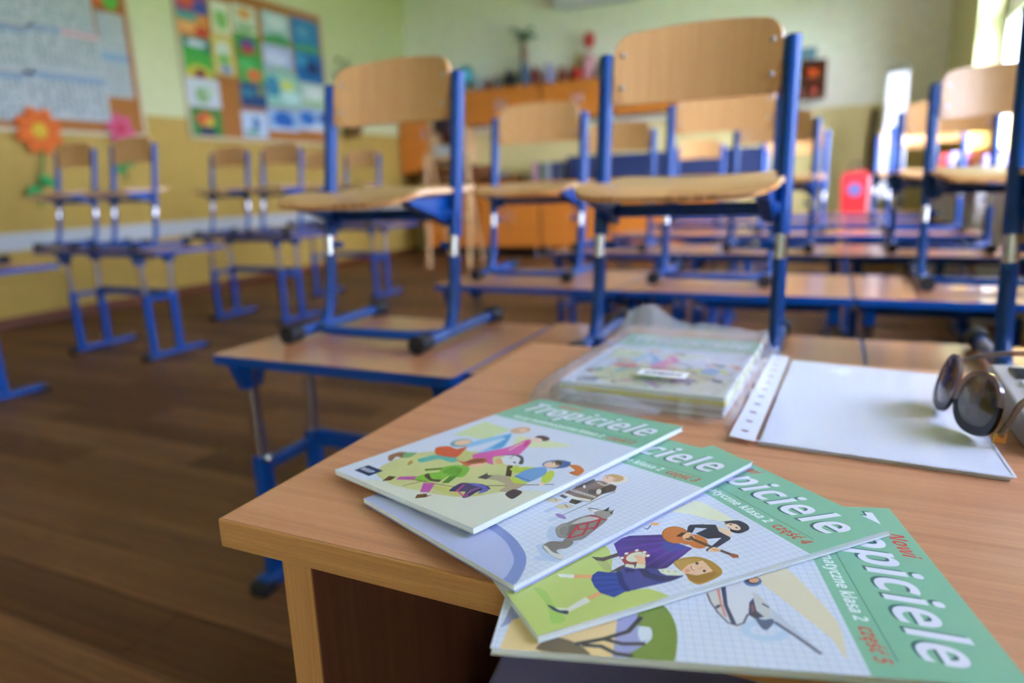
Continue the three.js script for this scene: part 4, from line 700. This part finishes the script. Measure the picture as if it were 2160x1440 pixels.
// hanging pot near the corner
{
  const t = thing('hanging_planter', 'brown wall planter with trailing green leaves near the corner', 'plant', [WX, onX(750, 290, XL + 0.16).y, onX(748, 290, XL + 0.16).z]);
  part('pot', lathe([[0, 0], [0.07, 0], [0.15, 0.2], [0.14, 0.2], [0.06, 0.02], [0, 0.02]]).translate(0.16, 0, 0), lam(0x7a5a2c, 0.7), t);
  part('wall_bracket', box(0.16, 0.02, 0.03, 0.08, 0.1, 0), M.black, t);
  for (let i = 0; i < 26; i++) { const a = rr(0, 6.28), l = rr(0.1, 0.28), up = rr(-0.1, 0.75); const g = new THREE.SphereGeometry(0.06, 8, 6).scale(1.3, 0.12, 0.6); g.rotateZ(rr(-0.8, 0.8)); g.rotateY(a); g.translate(0.17 + Math.cos(a) * l * 0.55, 0.2 + up, Math.sin(a) * l); part('leaf', g, lam([0x4f8f3a, 0x3f7a34, 0x6aa048][i % 3], 0.7), t); }
  part('stems', merge([0, 1, 2, 3].map((k) => tube([[0.16, 0.15, 0], [0.16 + 0.03 * (k - 1.5), 0.5, 0.04 * (k - 1.5)], [0.16 + 0.05 * (k - 1.5), 0.9, 0.1 * (k - 1.5)]], 0.006, 12, 6))), lam(0x4a6a34, 0.8), t);
}

// ------------------------------------------------------------------ back wall: cabinets and what stands on them
function cabinet(name, label, cat, x0, x1, y0, y1, zf, doors, mats = {}) {
  const zb = ZB + 0.004, d = zf - zb, t = thing(name, label, cat, [(x0 + x1) / 2, y0, (zf + zb) / 2]), w = x1 - x0, h = y1 - y0;
  part('carcass', metreUV(box(w, h, d - 0.02, 0, h / 2, -0.01)), mats.body || M.orangeEdge, t);
  const dw = w / doors;
  for (let i = 0; i < doors; i++) { const dr = part('door', metreUV(box(dw - 0.012, h - 0.012, 0.018, -w / 2 + dw * (i + 0.5), h / 2, d / 2 - 0.008, 0.003)), mats.door || M.orange, t); part('handle', bar([-w / 2 + dw * (i + 0.5) + (i % 2 ? -1 : 1) * (dw / 2 - 0.05), h * 0.5 - 0.06, d / 2 + 0.012], [-w / 2 + dw * (i + 0.5) + (i % 2 ? -1 : 1) * (dw / 2 - 0.05), h * 0.5 + 0.06, d / 2 + 0.012], 0.006), M.steel, dr); }
  return t;
}
const UZ = ZB + 0.36, LZ = ZB + 0.56, UT = onZ(1110, 178, UZ).y, UB = onZ(1130, 254, UZ).y, LT = onZ(1160, 382, LZ).y, xU = (px) => onZ(px, 230, UZ).x, xLo = (px) => onZ(px, 450, LZ).x;
cabinet('wall_cabinet', 'tall orange corner wall cabinet door by the left wall', 'cabinet', XL + 0.03, xU(898), onZ(895, 366, UZ).y, UT, UZ, 1);
for (const [a, b, l] of [[xU(978), xU(1138), 'by the open shelf'], [xU(1141), xU(1300), 'in the middle of the run'], [xU(1303), xU(1470), 'at the right end of the run']]) cabinet('wall_cabinet', `orange upper wall cabinet ${l}`, 'cabinet', a, b, UB, UT, UZ, 2);
for (const [a, b, l] of [[xLo(1010), xLo(1137), 'beside the brown drawers'], [xLo(1141), xLo(1290), 'second from the brown drawers'], [xLo(1294), xLo(1520), 'at the window end of the run']]) {
  const t = cabinet('base_cabinet', `orange two door floor cabinet ${l}`, 'cabinet', a, b, 0.13, LT - 0.026, LZ, 2);
  part('worktop', box(b - a + 0.018, 0.025, -ZB + LZ - 0.006, 0, LT - 0.1435, 0.004), M.orange, t);
  part('plinth', box(b - a - 0.02, 0.1, 0.36, 0, -0.06, -0.08), M.black, t);
  for (const s of [-1, 1]) part('foot', bar([s * (b - a - 0.12) / 2, -0.13, 0.22], [s * (b - a - 0.12) / 2, 0, 0.22], 0.016), M.steel, t);
}
{ // open shelf unit between the corner cabinet and the upper cabinets
  const x0 = xU(900), x1 = xU(976), y0 = onZ(930, 342, UZ).y, y1 = UT, z0 = ZB + 0.004, d = 0.34, t = thing('open_shelf', 'open wooden wall shelf between the orange cabinets', 'shelf', [(x0 + x1) / 2, y0, z0 + d / 2]), w = x1 - x0, h = y1 - y0;
  for (const s of [-1, 1]) part('side_panel', box(0.02, h, d, s * (w / 2 - 0.01), h / 2, 0), M.paleWood, t);
  for (const y of [0.01, h * 0.45, h - 0.01]) part('shelf_board', box(w - 0.04, 0.02, d, 0, y, 0), M.brownWood, t);
  part('back_panel', box(w - 0.04, h, 0.008, 0, h / 2, -d / 2 + 0.004), M.brownWood, t);
  single('paper_box', 'white cardboard box on the lower open shelf', 'box', box(w - 0.12, 0.2, 0.24, (x0 + x1) / 2, y0 + 0.121, z0 + 0.2, 0.006), lam(0xb9bdb8, 0.7));
  for (let i = 0; i < 7; i++) single('shelf_book', ['dark brown book', 'black folder', 'navy book', 'dark red book', 'grey violet folder', 'brown folder', 'black book'][i] + ' on the upper open shelf', 'book', box(0.05, 0.26 + 0.02 * (i % 3), 0.2, x0 + 0.07 + i * 0.062, y0 + h * 0.45 + 0.012 + 0.13 + 0.01 * (i % 3), z0 + 0.18), lam([0x3a2a22, 0x1e1c1c, 0x25283a, 0x4a2420, 0x4c4656, 0x4a3626, 0x1c1a1a][i], 0.6), 'dark spines on the open shelf');
}
{ // brown chest of drawers under the shelf
  const x0 = xU(892), x1 = xLo(1008), t = thing('drawer_chest', 'dark brown chest with orange drawers under the open shelf', 'chest', [(x0 + x1) / 2, 0, ZB + 0.32]), w = x1 - x0;
  part('carcass', metreUV(box(w, 1.12, 0.5, 0, 0.66, -0.04)), M.brownWood, t); part('plinth', box(w - 0.04, 0.1, 0.4, 0, 0.05, -0.05), M.black, t);
  for (let i = 0; i < 3; i++) { const d = part('drawer', metreUV(box(w - 0.06, 0.34, 0.02, 0, 0.30 + i * 0.37, 0.215, 0.004)), i === 2 ? M.brownWood : M.orange, t); part('handle', bar([-0.07, 0.30 + i * 0.37, 0.235], [0.07, 0.30 + i * 0.37, 0.235], 0.008), M.steel, d); }
}
{ // pale wooden easel standing in front of the cabinets
  const a = onY(891, 566, 0.0), b = onY(1008, 560, 0.0), t = thing('wooden_easel', 'pale wooden easel frame standing before the brown chest', 'easel', [(a.x + b.x) / 2, 0, (a.z + b.z) / 2]), w = b.x - a.x;
  for (const s of [-1, 1]) { part('front_post', metreUV(bar([s * w / 2, 0, 0.02], [s * w / 2, 1.34, -0.06], 0.027), 1, true), M.paleWood, t); part('rear_leg', bar([s * (w / 2 - 0.06), 0, -0.45], [s * (w / 2 - 0.06), 1.25, -0.09], 0.018), M.paleWood, t); }
  part('tray', box(w + 0.02, 0.04, 0.07, 0, 0.6, 0.02, 0.006), M.paleWood, t); part('top_rail', box(w - 0.04, 0.05, 0.03, 0, 1.28, -0.055, 0.006), M.paleWood, t);
}
{ // long navy box and books on the floor cabinets
  const y = LT + 0.001, zb = ZB + 0.35;
  const nb = thing('storage_chest', 'long navy blue padded chest lying on the floor cabinets', 'chest', [(onZ(1192, 345, LZ).x + onZ(1610, 345, LZ).x) / 2, y, zb]);
  const nw = onZ(1610, 345, LZ).x - onZ(1192, 345, LZ).x, nh = onZ(1300, 324, LZ).y - y;
  part('body', box(nw - 0.02, nh - 0.05, 0.3, 0, nh / 2 - 0.025, 0, 0.02), lam(0x1d2c56, 0.6), nb); part('lid', box(nw, 0.05, 0.32, 0, nh - 0.026, 0, 0.015), lam(0x22346a, 0.55), nb);
  const tx = onZ(1055, 345, LZ).x;
  const spine = [['pink', 0xb98a9a], ['dark green', 0x2f5a34], ['light grey', 0x9a9ca2], ['navy', 0x22304f], ['slate', 0x4a5468]];
  spine.forEach(([n, c], i) => single('binder', `${n} binder standing beside the navy chest`, 'binder', box(0.075, 0.24, 0.2, onZ(1122, 345, LZ).x + i * 0.085, y + 0.12, zb, 0.004), lam(c, 0.6), 'binders on the floor cabinets'));
  single('tray', 'brown wooden tray on the floor cabinet', 'tray', merge(box(0.42, 0.02, 0.28, tx, y + 0.01, zb), box(0.42, 0.09, 0.02, tx, y + 0.045, zb + 0.13), box(0.42, 0.09, 0.02, tx, y + 0.045, zb - 0.13), box(0.02, 0.09, 0.26, tx - 0.2, y + 0.045, zb), box(0.02, 0.09, 0.26, tx + 0.2, y + 0.045, zb)), M.brownWood);
  single('plate', 'white plate stacked on the brown tray', 'plate', lathe([[0, 0], [0.09, 0], [0.17, 0.035], [0.165, 0.04], [0.085, 0.008], [0, 0.008]], 28).translate(tx - 0.12, y + 0.092, zb), lam(0xd6dad8, 0.3));
  single('bowl', 'green bowl on the floor cabinet between tray and binders', 'bowl', lathe([[0, 0], [0.05, 0], [0.09, 0.1], [0.08, 0.1], [0.045, 0.01], [0, 0.01]]).translate(tx + 0.33, y, zb), lam(0x6f7f58, 0.5));
}
{ // ornaments along the top of the upper cabinets
  const y = UT + 0.001, z = ZB + 0.2, X = (px) => onZ(px, 185, z).x;
  const g = thing('globe', 'teal blue school globe on the upper cabinet', 'globe', [X(982), y, z]);
  part('stand', lathe([[0, 0], [0.09, 0], [0.08, 0.02], [0.015, 0.03], [0.015, 0.08], [0, 0.08]]), M.black, g); part('ball', new THREE.SphereGeometry(0.125, 24, 16).translate(0, 0.215, 0), lam(0x2f9fb0, 0.35), g); part('meridian', new THREE.TorusGeometry(0.135, 0.006, 8, 40).translate(0, 0.215, 0), M.steel, g);
  const vase = (px, label, col, prof) => single('ornament', label, 'ornament', lathe(prof).translate(X(px), y, z), lam(col, 0.45), 'ornaments on the upper cabinets');
  const jug = (h, r) => [[0, 0], [r * 0.7, 0], [r, h * 0.35], [r * 0.8, h * 0.65], [r * 0.45, h * 0.85], [r * 0.55, h], [r * 0.45, h], [r * 0.35, h * 0.85], [0, h * 0.8]];
  vase(1010, 'pale blue grey jug beside the globe', 0x9aa6b4, jug(0.17, 0.06)); vase(1030, 'dark red jar on the upper cabinet', 0x6a2c28, jug(0.15, 0.06)); vase(1049, 'grey violet pot beside the black kettle', 0x6a6474, jug(0.17, 0.055));
  vase(1130, 'deep red vase beside the palm vase', 0x7a2620, jug(0.22, 0.07)); vase(1158, 'lavender jug between the red vases', 0x9a94c0, jug(0.24, 0.08)); vase(1186, 'brown red teapot on the upper cabinet', 0x8a4030, jug(0.19, 0.07)); vase(1206, 'brick coloured mug by the red ball', 0x9a4a3c, jug(0.18, 0.05)); vase(1266, 'grey pot behind the front chair post', 0x8a8478, jug(0.22, 0.06)); vase(1290, 'navy pot behind the chair back', 0x2c3560, jug(0.24, 0.09));
  const k = thing('kettle', 'round black kettle on the upper cabinet', 'kettle', [X(1076), y, z]); part('body', lathe([[0, 0], [0.09, 0], [0.1, 0.08], [0.08, 0.15], [0.03, 0.18], [0, 0.185]]), M.black, k); part('handle', new THREE.TorusGeometry(0.07, 0.01, 8, 20, Math.PI).translate(0, 0.15, 0), M.black, k);
  const pv = thing('palm_plant', 'small palm plant in a tall blue and brown vase on the upper cabinet', 'plant', [X(1108), y, z]);
  part('vase', lathe([[0, 0], [0.07, 0], [0.085, 0.14], [0.05, 0.26], [0.045, 0.3], [0, 0.3]]), lam(0x4a5a7a, 0.4), pv); part('trunk', lathe([[0, 0.28], [0.04, 0.28], [0.055, 0.4], [0.035, 0.56], [0, 0.56]]), lam(0x8a6e58, 0.8), pv);
  for (let i = 0; i < 14; i++) { const a = i / 14 * 6.283, L = rr(0.16, 0.24), up = rr(0.02, 0.16), f = [], gg = (u) => V(Math.cos(a) * L * u, 0.54 + up * Math.sin(u * 2.4) * 1.2, Math.sin(a) * L * u); f.push(plate([[0, 0.006], [0.5, 0.03], [1, 0.002], [1, -0.002], [0.5, -0.03], [0, -0.006]], 0.002, (u, b) => gg(u).add(V(-Math.sin(a) * b, 0, Math.cos(a) * b)), 3)); part('leaf', merge(f), lam([0x3a6a4a, 0x4a7a4c][i % 2], 0.6), pv); }
  single('ball', 'small red ball on the upper cabinet', 'ball', new THREE.SphereGeometry(0.075, 18, 12).translate(X(1222), y + 0.0752, z + 0.075), lam(0xb01f16, 0.4));
  const bt = thing('balloon_toy', 'pink toy with a red balloon on the upper cabinet', 'toy', [X(1240), y, z - 0.05]);
  part('body', lathe([[0, 0], [0.08, 0], [0.1, 0.16], [0.08, 0.3], [0, 0.34]]), lam(0xc9909a, 0.6), bt); part('balloon', new THREE.SphereGeometry(0.075, 18, 12).scale(1, 1.35, 1).translate(0.02, 0.47, 0.04), lam(0xc03a34, 0.4), bt); part('string', bar([0.02, 0.3, 0.04], [0.02, 0.4, 0.04], 0.004), M.white, bt);
  single('paper_fan', 'pale yellow paper fan leaning behind the balloon toy', 'decoration', lathe([[0, 0], [0.02, 0], [0.065, 0.3], [0.02, 0.36], [0, 0.36]]).translate(X(1217), y, z - 0.12), lam(0xc9b87a, 0.7));
}
{ // brown hanging cabinet with orange things, a rolled map, an air conditioner, a red bag, a white flip chart
  const dx = onZ(1742, 130, ZB + 0.25).x - 0.27, dy = onZ(1738, 204, ZB + 0.25).y;
  const t = thing('display_case', 'dark brown open display case on the back wall with teal basket above', 'cabinet', [dx, dy, ZB + 0.13]);
  for (const s of [-1, 1]) part('side_panel', box(0.025, 0.40, 0.24, s * 0.27, 0.20, 0), M.brownWood, t);
  for (const y of [0.0125, 0.2, 0.3875]) part('shelf_board', box(0.52, 0.025, 0.24, 0, y, 0), M.brownWood, t);
  part('back_panel', box(0.52, 0.4, 0.01, 0, 0.2, -0.114), M.brownWood, t);
  single('bowl', 'orange bowl on the upper board of the brown display case', 'bowl', lathe([[0, 0], [0.05, 0], [0.085, 0.1], [0.075, 0.1], [0.04, 0.01], [0, 0.01]]).translate(dx + 0.14, dy + 0.213, ZB + 0.14), lam(0xd8571a, 0.4));
  for (let i = 0; i < 3; i++) single('jar', ['rust red', 'brown', 'dark orange'][i] + ' jar in the brown display case', 'jar', lathe([[0, 0], [0.045, 0], [0.05, 0.09], [0.03, 0.13], [0, 0.13]]).translate(dx + 0.16 - i * 0.13, dy + 0.026, ZB + 0.14), lam([0x9a3a20, 0x6a3a22, 0xb85a20][i], 0.5), 'jars in the display case');
  single('basket', 'grey teal basket on top of the brown display case', 'basket', lathe([[0, 0], [0.09, 0], [0.12, 0.13], [0.11, 0.13], [0.08, 0.01], [0, 0.01]]).translate(dx + 0.06, dy + 0.401, ZB + 0.13), lam(0x6a8a94, 0.8));
  const m = thing('rolled_map', 'dark brown rolled wall map leaning in the back corner', 'map', [onZ(1836, 300, ZB + 0.1).x, 0, ZB + 0.12]);
  part('roll', bar([0, 0.02, 0.06], [0.03, 1.62, -0.04], 0.04), lam(0x5a4a34, 0.8), m); part('end_cap', bar([0, 0, 0.061], [0, 0.05, 0.058], 0.045), M.black, m);
  const ac = thing('air_conditioner', 'white wall mounted air conditioner high on the back wall', 'air conditioner', [(onZ(1172, 5, ZB + 0.2).x + onZ(1345, 5, ZB + 0.2).x) / 2, onZ(1240, 8, ZB + 0.2).y, ZB + 0.004]);
  part('housing', extrude([[0, 0.02], [0.19, 0], [0.23, 0.05], [0.22, 0.28], [0, 0.3]], 1.06, 0.006).rotateY(-Math.PI / 2).translate(0.53, 0, 0.006), lam(0xd8d8e4, 0.4), ac); part('louvre', box(0.92, 0.012, 0.1, 0, 0.004, 0.13), lam(0x9a9ab0, 0.4), ac);
  const cart = onY(1800, 436, S_TOP), bag = thing('gift_bag', 'red paper bag with blue round print standing on a back desk', 'bag', [0.16, S_TOP, -5.72], 0.0);
  bag.position.set(0.17, S_TOP, rowZ[5] - 0.3); void cart;
  part('sack', extrude([[-0.10, 0], [0.10, 0], [0.105, 0.32], [0.07, 0.36], [-0.09, 0.34], [-0.11, 0.3]], 0.10, 0.004).translate(0, 0, -0.05), lam(0xc21f26, 0.5), bag); part('print', bar([0.0, 0.2, 0.053], [0, 0.2, 0.0555], 0.055, 0.055, 24), lam(0x5a6498, 0.5), bag); part('side_gusset', box(0.012, 0.3, 0.09, 0.113, 0.16, 0, 0.003), lam(0xd8c8cc, 0.6), bag);
  part('handle', tube([[-0.05, 0.33, 0.05], [-0.03, 0.42, 0.04], [0.03, 0.42, 0.04], [0.05, 0.34, 0.05]], 0.006, 20, 6), lam(0x3a2a2a, 0.7), bag);
  const fc = thing('flip_chart', 'white flip chart on an easel near the back window corner', 'flip chart', [onZ(1884, 300, -7.9).x, 0, -7.9], -0.3);
  part('sheet_pad', box(0.18, 1.22, 0.02, 0, 1.30, 0, 0.004), lam(0xf4f6fa, 0.6), fc); part('top_clip', box(0.19, 0.04, 0.035, 0, 1.89, 0.004, 0.006), M.steel, fc);
  for (const s of [-1, 1]) part('leg', bar([s * 0.16, 0, 0.05], [s * 0.06, 1.9, -0.02], 0.014), M.steel, fc); part('leg', bar([0, 0, -0.5], [0, 1.93, -0.03], 0.014), M.steel, fc);
  part('tray', box(0.2, 0.02, 0.07, 0, 0.68, 0.03, 0.004), M.steel, fc);
}
{ // low shelf with coloured things under the windows
  const t = thing('low_bookcase', 'low white bookcase under the windows behind the desks', 'bookcase', [0.90, 0, -6.2]);
  for (const z of [-1.2, -0.4, 0.4, 1.2]) part('upright', box(0.22, 0.84, 0.02, 0, 0.42, z), M.white, t);
  for (const y of [0.05, 0.45, 0.83]) part('shelf_board', box(0.22, 0.02, 2.42, 0, y, 0), M.white, t);
  const cols = [['pink', 0xd87a9a], ['orange', 0xd8762a], ['white', 0xe8eaf2], ['pale yellow', 0xe6c86a], ['sky blue', 0x7aa6dc], ['mint', 0xa8ccb4], ['red', 0xc83a34], ['lilac', 0xa89cd0]];
  for (let i = 0; i < 14; i++) { const [n, c] = cols[(i * 3) % 8]; single('toy_box', `${n} box on the low bookcase, ${['first', 'second', 'third', 'fourth', 'fifth', 'sixth', 'seventh', 'eighth', 'ninth', 'tenth', 'eleventh', 'twelfth', 'thirteenth', 'last'][i]} from the back corner`, 'box', box(0.16, 0.13 + 0.05 * (i % 3), 0.12, 0.89, 0.841 + (0.13 + 0.05 * (i % 3)) / 2, -7.33 + i * 0.172, 0.008), lam(c, 0.6), 'coloured boxes on the low bookcase'); }
}

renderer.render(scene, camera);
